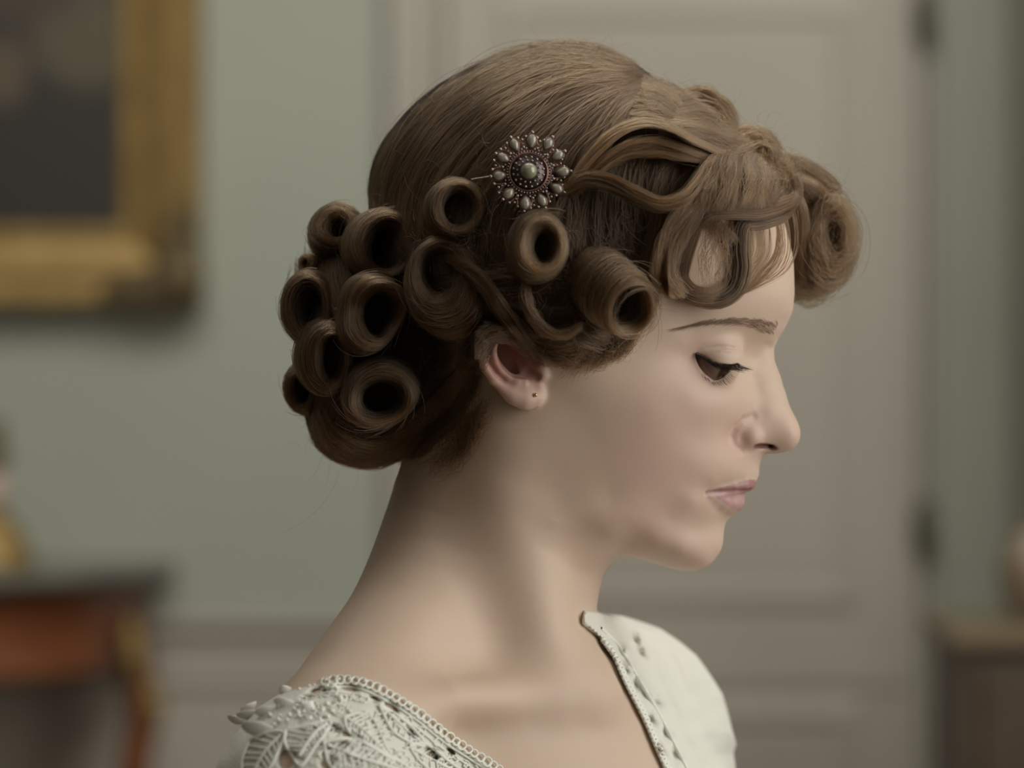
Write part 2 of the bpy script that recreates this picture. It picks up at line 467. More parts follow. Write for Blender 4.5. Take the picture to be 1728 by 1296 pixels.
# ------------------------------------------------------------------ materials
def mat(name, col, rough=0.5, metal=0.0, spec=0.5, noise=None, bump=None, **kw):
    m = bpy.data.materials.new(name); m.use_nodes = True
    nt = m.node_tree; b = nt.nodes['Principled BSDF']
    b.inputs['Base Color'].default_value = (*col, 1)
    b.inputs['Roughness'].default_value = rough; b.inputs['Metallic'].default_value = metal
    b.inputs['Specular IOR Level'].default_value = spec
    for k, v in kw.items():
        b.inputs[k.replace('_', ' ')].default_value = v
    if noise:                                        # (second colour, scale, detail[, stretch])
        n = nt.nodes.new('ShaderNodeTexNoise'); n.inputs['Scale'].default_value = noise[1]; n.inputs['Detail'].default_value = noise[2]
        tc = nt.nodes.new('ShaderNodeTexCoord'); mp = nt.nodes.new('ShaderNodeMapping')
        if len(noise) > 3: mp.inputs['Scale'].default_value = noise[3]
        nt.links.new(tc.outputs['Object'], mp.inputs[0]); nt.links.new(mp.outputs[0], n.inputs[0])
        mx = nt.nodes.new('ShaderNodeMix'); mx.data_type = 'RGBA'
        mx.inputs[6].default_value = (*col, 1); mx.inputs[7].default_value = (*noise[0], 1)
        cr = nt.nodes.new('ShaderNodeMapRange'); cr.inputs[1].default_value = 0.35; cr.inputs[2].default_value = 0.65
        nt.links.new(n.outputs[0], cr.inputs[0]); nt.links.new(cr.outputs[0], mx.inputs[0]); nt.links.new(mx.outputs[2], b.inputs['Base Color'])
    if bump:                                         # (scale, strength, distance)
        n = nt.nodes.new('ShaderNodeTexNoise'); n.inputs['Scale'].default_value = bump[0]; n.inputs['Detail'].default_value = 3
        tc = nt.nodes.new('ShaderNodeTexCoord'); nt.links.new(tc.outputs['Object'], n.inputs[0])
        bp = nt.nodes.new('ShaderNodeBump'); bp.inputs['Strength'].default_value = bump[1]; bp.inputs['Distance'].default_value = bump[2]
        nt.links.new(n.outputs[0], bp.inputs['Height']); nt.links.new(bp.outputs[0], b.inputs['Normal'])
    return m
def skin_material():
    m = mat('skin', (0.6, 0.45, 0.36), 0.46, 0, 0.38, bump=(900, 0.05, 0.0004))
    nt = m.node_tree; b = nt.nodes['Principled BSDF']
    a = nt.nodes.new('ShaderNodeAttribute'); a.attribute_name = 'Tint'
    nt.links.new(a.outputs['Color'], b.inputs['Base Color'])
    b.inputs['Subsurface Weight'].default_value = 0.35
    b.inputs['Subsurface Radius'].default_value = (1.0, 0.42, 0.25)
    b.inputs['Subsurface Scale'].default_value = 0.0045
    r = nt.nodes.new('ShaderNodeAttribute'); r.attribute_name = 'Gloss'
    nt.links.new(r.outputs['Fac'], b.inputs['Roughness'])
    return m
def strand_material(name, c1, c2, rough=0.42):
    m = bpy.data.materials.new(name); m.use_nodes = True
    nt = m.node_tree; nt.nodes.clear()
    out = nt.nodes.new('ShaderNodeOutputMaterial'); h = nt.nodes.new('ShaderNodeBsdfHairPrincipled')
    h.parametrization = 'COLOR'
    hi = nt.nodes.new('ShaderNodeAttribute'); hi.attribute_name = 'shade'
    mx = nt.nodes.new('ShaderNodeMix'); mx.data_type = 'RGBA'
    mx.inputs[6].default_value = (*c1, 1); mx.inputs[7].default_value = (*c2, 1)
    nt.links.new(hi.outputs['Fac'], mx.inputs[0]); nt.links.new(mx.outputs[2], h.inputs['Color'])
    h.inputs['Roughness'].default_value = rough; h.inputs['Radial Roughness'].default_value = 0.5
    if 'Coat' in h.inputs: h.inputs['Coat'].default_value = 0.0
    h.inputs['Random Roughness'].default_value = 0.2
    nt.links.new(h.outputs[0], out.inputs[0])
    return m
M_SKIN = skin_material()
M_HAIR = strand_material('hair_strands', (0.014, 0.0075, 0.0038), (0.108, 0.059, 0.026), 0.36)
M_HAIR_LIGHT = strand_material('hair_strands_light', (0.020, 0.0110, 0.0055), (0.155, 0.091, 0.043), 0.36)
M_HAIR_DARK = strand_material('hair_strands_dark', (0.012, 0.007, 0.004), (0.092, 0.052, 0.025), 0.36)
M_BASE = mat('hair_underlayer', (0.036, 0.024, 0.016), 0.7, 0, 0.2)
M_LASH = mat('lash_hair', (0.018, 0.013, 0.010), 0.5, 0, 0.3)
M_BROW = strand_material('brow_hair', (0.026, 0.017, 0.012), (0.070, 0.046, 0.032), 0.5)
# ------------------------------------------------------------------ the room behind
WY = 3.2
M_WALL = mat('sage_wall_paint', (0.303, 0.320, 0.264), 0.75, 0, 0.25, noise=((0.291, 0.307, 0.254), 3.0, 3))
M_TRIM = mat('warm_grey_joinery_paint', (0.335, 0.308, 0.260), 0.55, 0, 0.3, noise=((0.322, 0.298, 0.254), 4.0, 2))
M_FLOOR = mat('oak_floor', (0.16, 0.10, 0.06), 0.45, 0, 0.4, noise=((0.11, 0.068, 0.04), 5, 4, (1, 12, 1)))
M_IRON = mat('dark_bronze', (0.085, 0.080, 0.055), 0.5, 0.6)
M_GILT = mat('gilding', (0.30, 0.205, 0.075), 0.55, 0.55, 0.4, noise=((0.22, 0.145, 0.05), 30, 4), bump=(120, 0.3, 0.002))
M_GILT_OLD = mat('tarnished_gilding', (0.135, 0.098, 0.045), 0.6, 0.5, 0.4, noise=((0.085, 0.062, 0.032), 40, 4), bump=(150, 0.4, 0.002))
M_MAHOG = mat('mahogany', (0.17, 0.060, 0.022), 0.3, 0, 0.5, noise=((0.10, 0.032, 0.013), 7, 5, (1, 1, 9)))
M_MARBLE = mat('dark_marble', (0.095, 0.095, 0.080), 0.22, 0, 0.5, noise=((0.14, 0.135, 0.115), 9, 6))
def box(name, x0, x1, y0, y1, z0, z1, m, parent=None, bevel=0.004):
    bm = bmesh.new(); bmesh.ops.create_cube(bm, size=1.0)
    for v in bm.verts:
        v.co = ((x0+x1)/2+v.co.x*(x1-x0), (y0+y1)/2+v.co.y*(y1-y0), (z0+z1)/2+v.co.z*(z1-z0))
    if bevel: bmesh.ops.bevel(bm, geom=bm.edges[:], offset=bevel, segments=2, affect='EDGES', profile=0.6)
    return bm_obj(name, bm, m, parent)
def bm_obj(name, bm, m, parent=None, smooth=False):
    me = bpy.data.meshes.new(name); bm.to_mesh(me); bm.free()
    me.materials.append(m)
    if smooth: me.polygons.foreach_set('use_smooth', np.ones(len(me.polygons), bool))
    o = bpy.data.objects.new(name, me); COL.objects.link(o)
    if parent is not None: put(o, parent)
    return o
def moulding(name, rect, prof, m, parent=None, skip=()):
    """picture-frame moulding: rect (x0, x1, z0, z1) is the inner edge, prof [(outward, towards camera)] on the plane y = yb"""
    x0, x1, z0, z1, yb = rect
    v, q = [], []
    n = len(prof)
    for o, d in prof:
        for x, z in ((x0-o, z0-o), (x1+o, z0-o), (x1+o, z1+o), (x0-o, z1+o)):
            v.append((x, yb-d, z))
    for i in range(n-1):
        for k in range(4):
            if k in skip: continue
            a, b = i*4+k, i*4+(k+1) % 4
            q.append((a, b, b+4, a+4))
    return mesh_np(name, np.array(v), np.array(q), m, False, parent)
def lathe(name, prof, c, m, parent=None, n=40, squash=1.0, arc=(0, 2*math.pi)):
    """prof [(r, z)] turned round the vertical through c"""
    full = abs(arc[1]-arc[0]-2*math.pi) < 1e-6
    k = n if full else n+1
    v, q = [], []
    for r, z in prof:
        for j in range(k):
            a = arc[0]+(arc[1]-arc[0])*j/n
            v.append((c[0]+r*math.cos(a), c[1]+r*math.sin(a)*squash, c[2]+z))
    for i in range(len(prof)-1):
        for j in range(n):
            q.append((i*k+j, i*k+(j+1) % k, (i+1)*k+(j+1) % k, (i+1)*k+j))
    return mesh_np(name, np.array(v), np.array(q), m, True, parent)
def X(px, y=WY): return (px-864)*(DIST+y)/FPX
def Z(py, y=WY): return CAMZ-(py-648)*(DIST+y)/FPX
tag(box('wall_back', -2.6, 1.5, WY, WY+0.12, 0, 3.1, M_WALL, bevel=0), kind='structure')
tag(box('floor', -2.6, 2.6, -2.4, WY+0.12, -0.1, 0, M_FLOOR, bevel=0), kind='structure')
tag(box('wall_right', X(1703), 1.5, 2.72, WY, 0, 3.1, M_WALL, bevel=0), kind='structure')
# dado with its rail left of the door, a strip of it to the right
dd = tag(box('baseboard_back', -2.6, X(655), WY-0.022, WY, 0, 0.16, M_TRIM), kind='structure')
da = tag(box('trim_1', -2.6, X(655), WY-0.010, WY, 0.16, Z(1052), M_TRIM, bevel=0), kind='structure')
box('dado_rail', -2.6, X(655), WY-0.028, WY-0.01, Z(1060), Z(1040), M_TRIM, da, 0.005)
box('dado_fillet', -2.6, X(655), WY-0.016, WY-0.01, Z(1108), Z(1096), M_TRIM, da, 0.002)
moulding('dado_panel_moulding', (X(-560), X(600), 0.24, Z(1160), WY-0.010), [(0, .001), (.004, .010), (.014, .010), (.022, .001)], M_TRIM, da)
# door with casing, panels, hinges
ca = empty('trim_2', (X(1150), WY, 0)); tag(ca, kind='structure')
yc = WY-0.035
for a, b in ((X(657), X(735)),):
    box('casing', a, b, yc, WY, 0, 2.35, M_TRIM, ca, 0.006)
    box('casing_bead', b-0.012, b+0.010, yc-0.010, WY, 0, 2.29, M_TRIM, ca, 0.005)
box('casing', X(1556), X(1574), yc+0.01, WY, 0, 2.35, M_TRIM, ca, 0.004)
box('casing', X(657), X(1574), yc, WY, 2.27, 2.36, M_TRIM, ca, 0.006)
dr = tag(box('door_1', X(752), X(1550), WY-0.020, WY, 0.006, 2.265, M_TRIM, None, 0.003), kind='structure')
PR = [(-.030, .0005), (-.018, .0025), (0, .002), (.008, .008), (.020, .008), (.030, .004), (.038, .0006)]
for z0, z1 in ((Z(985), Z(40)), (0.22, Z(1222))):
    moulding('panel_moulding', (X(885), X(1405), z0, z1, WY-0.020), PR, M_TRIM, dr)
    box('panel', X(893), X(1397), WY-0.0235, WY-0.018, z0+0.01, z1-0.01, M_TRIM, dr, 0.002)
box('lock_rail', X(770), X(1530), WY-0.024, WY-0.018, Z(1160), Z(1112), M_TRIM, dr, 0.004)
for py in (32, 890):
    h = empty('door_hinge', (X(1556), WY-0.03, Z(py)))
    h['kind'] = 'structure'
    put(h, dr)
    lathe('hinge_knuckle', [(0, -.030), (.0095, -.030), (.0095, .030), (0, .030)], (X(1557), yc-0.006, Z(py)), M_IRON, h, 16)
    lathe('finial', [(0, .030), (.007, .031), (.010, .037), (.004, .043), (0, .045)], (X(1557), yc-0.006, Z(py)), M_IRON, h, 12)
    lathe('finial', [(0, -.045), (.004, -.043), (.010, -.037), (.007, -.031), (0, -.030)], (X(1557), yc-0.006, Z(py)), M_IRON, h, 12)
    box('hinge_leaf', X(1537), X(1556), WY-0.028, WY-0.018, Z(py)-0.030, Z(py)+0.030, M_IRON, h, 0.001)
# gilt framed picture
M_CANVAS = mat('dark_oil_paint', (0.030, 0.027, 0.022), 0.5, 0, 0.3)
nt = M_CANVAS.node_tree; _b = nt.nodes['Principled BSDF']
_tc = nt.nodes.new('ShaderNodeTexCoord'); _sep = None
def blot(cx, cz, rx, rz, col, prev):
    """soft-edged patch of paint on the canvas (object coordinates)"""
    vs = nt.nodes.new('ShaderNodeVectorMath'); vs.operation = 'SUBTRACT'; vs.inputs[1].default_value = (cx, 0, cz)
    vd = nt.nodes.new('ShaderNodeVectorMath'); vd.operation = 'DIVIDE'; vd.inputs[1].default_value = (rx, 1e3, rz)
    ln = nt.nodes.new('ShaderNodeVectorMath'); ln.operation = 'LENGTH'
    mr = nt.nodes.new('ShaderNodeMapRange'); mr.inputs[1].default_value = 0.75; mr.inputs[2].default_value = 1.15; mr.inputs[3].default_value = 1; mr.inputs[4].default_value = 0
    mx = nt.nodes.new('ShaderNodeMix'); mx.data_type = 'RGBA'; mx.inputs[7].default_value = (*col, 1)
    nt.links.new(_tc.outputs['Object'], vs.inputs[0]); nt.links.new(vs.outputs[0], vd.inputs[0]); nt.links.new(vd.outputs[0], ln.inputs[0])
    nt.links.new(ln.outputs['Value'], mr.inputs[0]); nt.links.new(mr.outputs[0], mx.inputs[0])
    if prev is None: mx.inputs[6].default_value = (0.030, 0.027, 0.022, 1)
    else: nt.links.new(prev, mx.inputs[6])
    return mx.outputs[2]
pic = empty('framed_painting', (X(-300), WY, Z(-250)))
tag(pic, 'dark oil painting in a broad gilt frame with carved corner, hanging on the green wall', 'painting')
ix, iz = X(214, 3.15), Z(397, 3.15)
PX0, PZ1 = ix-0.72, iz+0.88
_o = blot(X(150, 3.16), Z(60, 3.16), 0.085, 0.075, (0.082, 0.068, 0.042), None)
_o = blot(X(5, 3.16), Z(120, 3.16), 0.035, 0.05, (0.085, 0.066, 0.042), _o)
_o = blot(X(30, 3.16), Z(-20, 3.16), 0.10, 0.05, (0.055, 0.042, 0.030), _o)
nt.links.new(_o, _b.inputs['Base Color'])
box('canvas', PX0, ix, WY-0.030, WY-0.012, iz, PZ1, M_CANVAS, pic, 0)
moulding('gilt_frame', (PX0, ix, iz, PZ1, WY-0.0), [(-.012, .034), (-.004, .040), (.006, .040), (.010, .036), (.044, .050), (.050, .050), (.053, .042), (.060, .042), (.064, .060), (.088, .064), (.098, .058), (.102, .0)], M_GILT, pic)
def ornament(name, pts, r0, m, parent):
    v, q = [], []
    for (px, py, r) in pts:
        bm = bmesh.new(); bmesh.ops.create_icosphere(bm, subdivisions=2, radius=r)
        vv = np.array([v_.co for v_ in bm.verts]); ff = np.array([[l.index for l in f.verts] for f in bm.faces]); bm.free()
        vv[:, 1] *= 0.55
        q.append(ff+sum(len(a) for a in v)); v.append(vv+np.array([X(px, 3.14), 3.14, Z(py, 3.14)]))
    return mesh_np(name, np.concatenate(v), np.concatenate(q), m, True, parent)
ornament('corner_carving', [(300,470,.042),(302,430,.030),(306,395,.024),(308,365,.018),(300,350,.012),(270,492,.030),(235,492,.028),(205,494,.022),(182,496,.016),(318,500,.020),(285,445,.022),(320,450,.016),(250,470,.018)], 0, M_GILT_OLD, pic)
# half-round console table
tb = empty('console_table', (-0.97, WY, 0))
tag(tb, 'half-round mahogany console table with dark marble top and gilt mounts below the painting', 'table')
TX, TZ = X(-292, 3.1), Z(992, 2.75)
arc = (math.pi, 2*math.pi)
tr = (X(296, 3.15)-TX)
lathe('marble_top', [(0, -.012), (tr-.012, -.012), (tr-.004, -.006), (tr, .002), (tr-.004, .010), (tr-.012, .014), (0, .014)], (TX, WY-0.002, TZ), M_MARBLE, tb, 60, 0.92, arc)
lathe('apron', [(tr-.03, -.020), (tr-.022, -.016), (tr-.03, -.024), (tr-.038, -.030), (tr-.038, -.115), (tr-.028, -.122), (tr-.034, -.130), (tr-.06, -.130)], (TX, WY-0.002, TZ), M_MAHOG, tb, 60, 0.92, arc)
def limb(name, path, w, m, parent, sec=10):
    c = catmull(np.array([p[:3] for p in path]), 30); r = catmull(np.array([[p[3], 0, 0] for p in path]), 30)[:, 0]
    v, q = [], []
    T = np.gradient(c, axis=0); T /= np.linalg.norm(T, axis=1, keepdims=True)
    for i in range(30):
        a = np.cross(T[i], [0, 1, 0]); a /= np.linalg.norm(a); b = np.cross(T[i], a)
        for j in range(sec):
            t = 2*math.pi*j/sec
            v.append(c[i]+r[i]*(a*math.cos(t)+b*math.sin(t)*w))
    for i in range(29):
        for j in range(sec):
            q.append((i*sec+j, i*sec+(j+1) % sec, (i+1)*sec+(j+1) % sec, (i+1)*sec+j))
    return mesh_np(name, np.array(v), np.array(q), m, True, parent)
ly = 2.98
def L(px, py, r): return (X(px, ly), ly, Z(py, ly), r)
limb('leg', [L(218,1058,.022), L(224,1110,.024), L(240,1170,.024), L(240,1230,.020), L(226,1310,.016), (X(205, ly), ly, 0.35, .014), (X(215, ly), ly, 0.06, .014), (X(232, ly), ly, 0.0, .02)], 0.9, M_MAHOG, tb)
limb('leg', [(-1.44, ly, TZ-.03, .022), (-1.46, ly, TZ-.15, .024), (-1.44, ly, TZ-.3, .018), (-1.42, ly, 0.06, .014), (-1.44, ly, 0, .02)], 0.9, M_MAHOG, tb)
ly = 2.955
ornament_pts = [(222,1062,.013),(224,1085,.019),(226,1108,.020),(232,1130,.014)]
def mounts(name, pts, y):
    v, q = [], []
    for (px, py, r) in pts:
        bm = bmesh.new(); bmesh.ops.create_icosphere(bm, subdivisions=2, radius=r)
        vv = np.array([v_.co for v_ in bm.verts]); ff = np.array([[l.index for l in f.verts] for f in bm.faces]); bm.free()
        q.append(ff+sum(len(a) for a in v)); v.append(vv+np.array([X(px, y), y, Z(py, y)]))
    return mesh_np(name, np.concatenate(v), np.concatenate(q), M_GILT, True, tb)
mounts('gilt_mount', ornament_pts, 2.955)
mounts('gilt_mount', [(252,1165,.012),(258,1188,.016),(260,1208,.013),(255,1225,.009)], 2.962)
# gilt candlestick at the left edge, standing on the marble
M_BISQUE = mat('pale_pink_porcelain', (0.42, 0.30, 0.24), 0.4)
cs = empty('candlestick', (X(-22, 2.95), 2.95, TZ+.014))
tag(cs, 'gilt candlestick with a pale porcelain stem standing on the marble table top', 'candlestick')
cc_ = (X(-22, 2.95), 2.95, TZ+.0141)
lathe('foot', [(0, 0), (.066, 0), (.066, .010), (.058, .020), (.052, .040), (.040, .060), (.030, .072), (.020, .078), (0, .078)], cc_, M_GILT, cs)
lathe('stem', [(0, .078), (.020, .080), (.028, .095), (.026, .115), (.016, .130), (0, .130)], cc_, M_BISQUE, cs)
lathe('socket', [(0, .130), (.018, .131), (.030, .145), (.026, .165), (.020, .175), (.024, .19), (.024, .198), (0, .198)], cc_, M_GILT_OLD, cs)
# low cabinet at the right edge with a pale vase
M_WOOD = mat('brown_wood', (0.068, 0.048, 0.028), 0.45, 0, 0.4, noise=((0.050, 0.034, 0.020), 6, 4, (1, 1, 10)))
M_WOOD_LIT = mat('brown_wood_lit', (0.15, 0.11, 0.064), 0.5, 0, 0.4)  # cabinet top: the light it catches is painted in as paler wood
cb = empty('side_cabinet', (X(1760, 2.5), 2.5, 0))
tag(cb, 'low brown wooden cabinet at the foot of the green wall, right of the door', 'cabinet')
cx0, cx1, cy0, cy1 = X(1598, 2.45), X(1598, 2.45)+0.5, 2.40, 2.69
ct = Z(1056, 2.45)
box('carcass', cx0+.010, cx1-.010, cy0+.008, cy1, 0.08, ct-0.022, M_WOOD, cb)
box('top', cx0-.004, cx1+.004, cy0-.006, cy1, ct-0.022, ct, M_WOOD_LIT, cb, 0.005)
box('door', cx0+.035, cx0+.24, cy0-.004, cy0+.008, 0.12, ct-0.05, M_WOOD, cb, 0.003)
box('door', cx0+.25, cx1-.035, cy0-.004, cy0+.008, 0.12, ct-0.05, M_WOOD, cb, 0.003)
for a in (cx0+.03, cx1-.03):
    for b in (cy0+.03, cy1-.03):
        lathe('leg', [(0, 0), (.018, 0), (.022, .08), (0, .08)], (a, b, 0), M_WOOD, cb, 12)
vc = (X(1742, 2.55), 2.55, ct+.0005)
vs_ = lathe('vase', [(0, 0), (.022, 0), (.026, .006), (.036, .03), (.042, .055), (.038, .082), (.022, .104), (.020, .115), (.026, .122), (.022, .122), (.016, .112), (0, .110)], vc, mat('tan_glaze', (0.17, 0.125, 0.08), 0.35), None)
tag(vs_, 'round tan ceramic vase on top of the brown cabinet', 'vase')
# ------------------------------------------------------------------ person: body
AXB = (axis(-0.175, (-0.021, 0.0018), (0.018, 0.0008), (0.03, 0.0016), (0.145, 0.0009), (0.155, 0.0016)),
       axis(-0.20, (-0.09, 0.0014), (-0.045, .0008), (0.0, 0.0011), (0.04, 0.0020), (0.09, 0.0013), (0.19, 0.0024)),
       axis(0.90, (1.105, 0.0018), (1.255, 0.0008), (1.37, 0.002)))
person = empty('person', (0, 0, 0.9))
tag(person, 'woman in profile looking down, brown curled updo and ivory lace dress', 'person')
V, Q = surface_nets(f_body, AXB)
body = mesh_np('body', V, Q, M_SKIN, True, person)
def paint(V):
    q = mir(V); px, py = proj(q)
    near = V[:, 1] < 0.02
    c = np.tile(np.array([0.625, 0.487, 0.380], np.float32), (len(V), 1))
    def mixc(w, col):
        c[:] += np.clip(w, 0, 1)[:, None]*(np.array(col, np.float32)-c)
    hd = (py < 1000)
    mixc(0.55*gauss(px, py, 1120, 780, 75, 85)*hd, (0.60, 0.385, 0.33))      # cheek blush
    mixc(0.35*gauss(px, py, 1180, 700, 60, 40)*hd, (0.62, 0.42, 0.35))
    mixc(0.55*gauss(px, py, 1256, 738, 18, 24), (0.53, 0.31, 0.265))          # nose wing
    mixc(0.30*gauss(px, py, 1340, 728, 18, 25), (0.62, 0.42, 0.36))
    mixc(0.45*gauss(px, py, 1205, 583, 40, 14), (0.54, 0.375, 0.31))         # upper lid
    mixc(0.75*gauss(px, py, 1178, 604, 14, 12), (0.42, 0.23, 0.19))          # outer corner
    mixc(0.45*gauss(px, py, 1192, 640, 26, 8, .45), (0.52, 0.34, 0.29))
    mixc(0.25*gauss(px, py, 1170, 930, 60, 26), (0.60, 0.41, 0.35))
    # ear
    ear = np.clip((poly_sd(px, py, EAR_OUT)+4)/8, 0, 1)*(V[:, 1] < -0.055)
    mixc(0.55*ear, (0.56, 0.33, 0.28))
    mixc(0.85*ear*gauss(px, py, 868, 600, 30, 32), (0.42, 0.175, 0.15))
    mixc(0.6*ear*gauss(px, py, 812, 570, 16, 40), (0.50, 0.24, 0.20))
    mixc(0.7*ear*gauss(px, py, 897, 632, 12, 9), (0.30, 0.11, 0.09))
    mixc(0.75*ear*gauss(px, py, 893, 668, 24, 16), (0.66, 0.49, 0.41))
    # nostril: dark red lining, with the shade of the opening painted in
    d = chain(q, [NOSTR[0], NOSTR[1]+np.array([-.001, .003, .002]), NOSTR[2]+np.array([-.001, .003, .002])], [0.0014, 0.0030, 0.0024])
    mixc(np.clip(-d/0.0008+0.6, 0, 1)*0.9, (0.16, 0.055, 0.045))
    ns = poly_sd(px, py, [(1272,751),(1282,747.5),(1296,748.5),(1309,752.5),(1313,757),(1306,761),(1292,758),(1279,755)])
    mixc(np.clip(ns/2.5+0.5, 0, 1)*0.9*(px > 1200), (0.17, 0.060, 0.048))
    # lips: band between the drawn borders
    UP = [(1194,830.5),(1206,825.5),(1222,821),(1240,816),(1256,811),(1266,808.5),(1272,810),(1280,812),(1282,822),(1262,829.5),(1243,829),(1228,829.5),(1212,830.5)]
    LO = [(1194,830.5),(1212,830),(1228,829.3),(1243,829),(1262,829.5),(1268,845),(1256,861),(1243,862),(1232,856),(1220,848),(1208,839)]
    w = np.clip(poly_sd(px, py, UP)/2.2+0.5, 0, 1); mixc(w*0.92, (0.385, 0.205, 0.205))
    lo = np.clip(poly_sd(px, py, LO)/2.2+0.5, 0, 1); mixc(lo*0.88, (0.52, 0.315, 0.315))
    dl = chain(q, MLINE, [.0009]*7); mixc(np.clip(-dl/0.0006+0.6, 0, 1)*0.7*(px > 1190), (0.25, 0.085, 0.08))
    g = 0.50-0.20*np.maximum(w, lo)-0.06*gauss(px, py, 1320, 690, 30, 80)-0.05*gauss(px, py, 1225, 690, 40, 40)
    return c, g
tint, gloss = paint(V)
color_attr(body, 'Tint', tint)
ga = body.data.attributes.new('Gloss', 'FLOAT', 'POINT'); ga.data.foreach_set('value', gloss.astype(np.float32))

# ------------------------------------------------------------------ hair tools
HAIRLINE = [(1326,335),(1300,342),(1250,346),(1195,360),(1160,400),(1138,450),(1112,500),(1085,545),(1040,585),(990,612),(945,618),(915,590),(890,560),(850,540),(812,548),(797,590),(793,650),(780,715),(735,770),(690,800),
            (560,800),(480,600),(500,250),(700,60),(950,20),(1200,80),(1340,200),(1380,320)]
def f_hair(p):
    q = mir(p); px, py = proj(q)
    sd = poly_sd(px, py, HAIRLINE)
    t = np.clip(sd*0.00030, -0.02, 0.0085)
    f = f_skull(p)-t
    b = ellip(p, P(606, 560, 0.012), np.eye(3), (0.029, 0.050, 0.050))
    b = smin(b, ellip(p, P(612, 705, 0.012), np.eye(3), (0.0255, 0.045, 0.021)), 0.015)
    b = smin(b, ellip(p, P(715, 650, 0.008), np.eye(3), (0.022, 0.047, 0.030)), 0.02)
    f = smin(f, b, 0.012)
    # side puff above the ear and the temple
    s = ellip(p, P(905, 470, -0.058), np.eye(3), (0.046, 0.016, 0.026))
    f = smin(f, s, 0.012)
    return f
VH, QH = surface_nets(f_hair, (axis(-0.115, (0.14, 0.0025)), axis(-0.10, (0.10, 0.0025)), axis(1.15, (1.365, 0.0025))))
hair = mesh_np('hair', VH, QH, M_BASE, True, person)
# depth of the hair (and skin) as seen from the front of the set, used to lay strands on it
GX = np.arange(440, 1480, 8.0); GY = np.arange(40, 840, 8.0)
gx, gy = np.meshgrid(GX, GY, indexing='ij')
def f_cov(p): return np.minimum(f_hair(p), f_body(p))
DM = cast(f_cov, gx.ravel(), gy.ravel(), -0.12, 0.2, 45).reshape(gx.shape)
midy = (gx-1000)/3600*EF[1]+0.004
DM = np.where(np.isnan(DM), midy-0.004, np.minimum(DM, midy))
for _ in range(2):
    D2 = DM.copy()
    D2[1:-1, 1:-1] = (DM[1:-1, 1:-1]*2+DM[:-2, 1:-1]+DM[2:, 1:-1]+DM[1:-1, :-2]+DM[1:-1, 2:])/6
    DM = D2
# the fringe hangs a finger's breadth before the brow instead of stepping back at the hairline
_fr = cast(lambda p: f_skull(p)-0.0080, gx.ravel(), gy.ravel(), -0.12, 0.2, 45).reshape(gx.shape)
DM = np.where((gx > 1120) & (gy > 290) & (gy < 505) & ~np.isnan(_fr), np.minimum(DM, np.nan_to_num(_fr)), DM)
_in = (poly_sd(gx.ravel(), gy.ravel(), EAR_OUT).reshape(gx.shape) > -7) & (gy < 632)
DM = np.where(_in, np.minimum(DM, EAR_Y-(3.0+np.clip((905-gx)/100, 0, 1)*11.0)/1000), DM)
def depth(px, py):
    a = np.clip((np.asarray(px)-GX[0])/8, 0, len(GX)-1.001); b = np.clip((np.asarray(py)-GY[0])/8, 0, len(GY)-1.001)
    i = a.astype(int); j = b.astype(int); s = a-i; t = b-j
    return DM[i, j]*(1-s)*(1-t)+DM[i+1, j]*s*(1-t)+DM[i, j+1]*(1-s)*t+DM[i+1, j+1]*s*t
def lay(px, py, lift):
    """pixels + lift (m towards the camera over the hair surface) -> world points"""
    y = depth(px, py)-lift
    k = (DIST+y)/FPX
    return np.stack([(px-864)*k, y, CAMZ-(py-648)*k], -1)
SHADE = {}
def keep_shade(a, ci, nc):
    """remember a lock by lock colour variation for the strands in array a"""
    SHADE[id(a)] = np.clip(0.62*rng.random(nc)[ci]+0.45*rng.random(len(a)), 0, 1)
    return a
def curves(name, strands, radius, material, parent, tip=0.35):
    """strands: list of (n, m, 3) arrays -> one hair curves object"""
    cu = bpy.data.hair_curves.new(name)
    sizes, pos, rad, sh = [], [], [], []
    for s in strands:
        n, m = s.shape[:2]
        sizes += [m]*n; pos.append(s.reshape(-1, 3)); sh.append(SHADE.pop(id(s), None) if id(s) in SHADE else rng.random(n))
        prof = radius*(1-(1-tip)*np.linspace(0, 1, m)**3)*np.minimum(1, 0.5+np.linspace(0, 1, m)*8)
        r = prof[None]*rng.uniform(0.7, 1.25, (n, 1)); rad.append(r.ravel())
    cu.add_curves(sizes)
    pos = np.concatenate(pos).astype(np.float32); rad = np.concatenate(rad).astype(np.float32)
    cu.attributes['position'].data.foreach_set('vector', pos.ravel()) if 'position' in cu.attributes else cu.points.foreach_set('position', pos.ravel())
    ra = cu.attributes.get('radius') or cu.attributes.new('radius', 'FLOAT', 'POINT')
    ra.data.foreach_set('value', rad)
    sa = cu.attributes.new('shade', 'FLOAT', 'CURVE'); sa.data.foreach_set('value', np.concatenate(sh).astype(np.float32))
    cu.materials.append(material)
    o = bpy.data.objects.new(name, cu); COL.objects.link(o)
    put(o, parent)
    o['kind'] = 'stuff'
    return o
def wob(n, m, amp, f0=0.6, f1=2.2):
    """smooth random offsets (n, m)"""
    t = np.linspace(0, 1, m)
    out = np.zeros((n, m))
    for k in range(3):
        out += rng.normal(0, 1, (n, 1))*np.sin(2*np.pi*(rng.uniform(f0, f1*(k+1)/2, (n, 1))*t[None]+rng.random((n, 1))))/(k+1.5)
    return out*amp
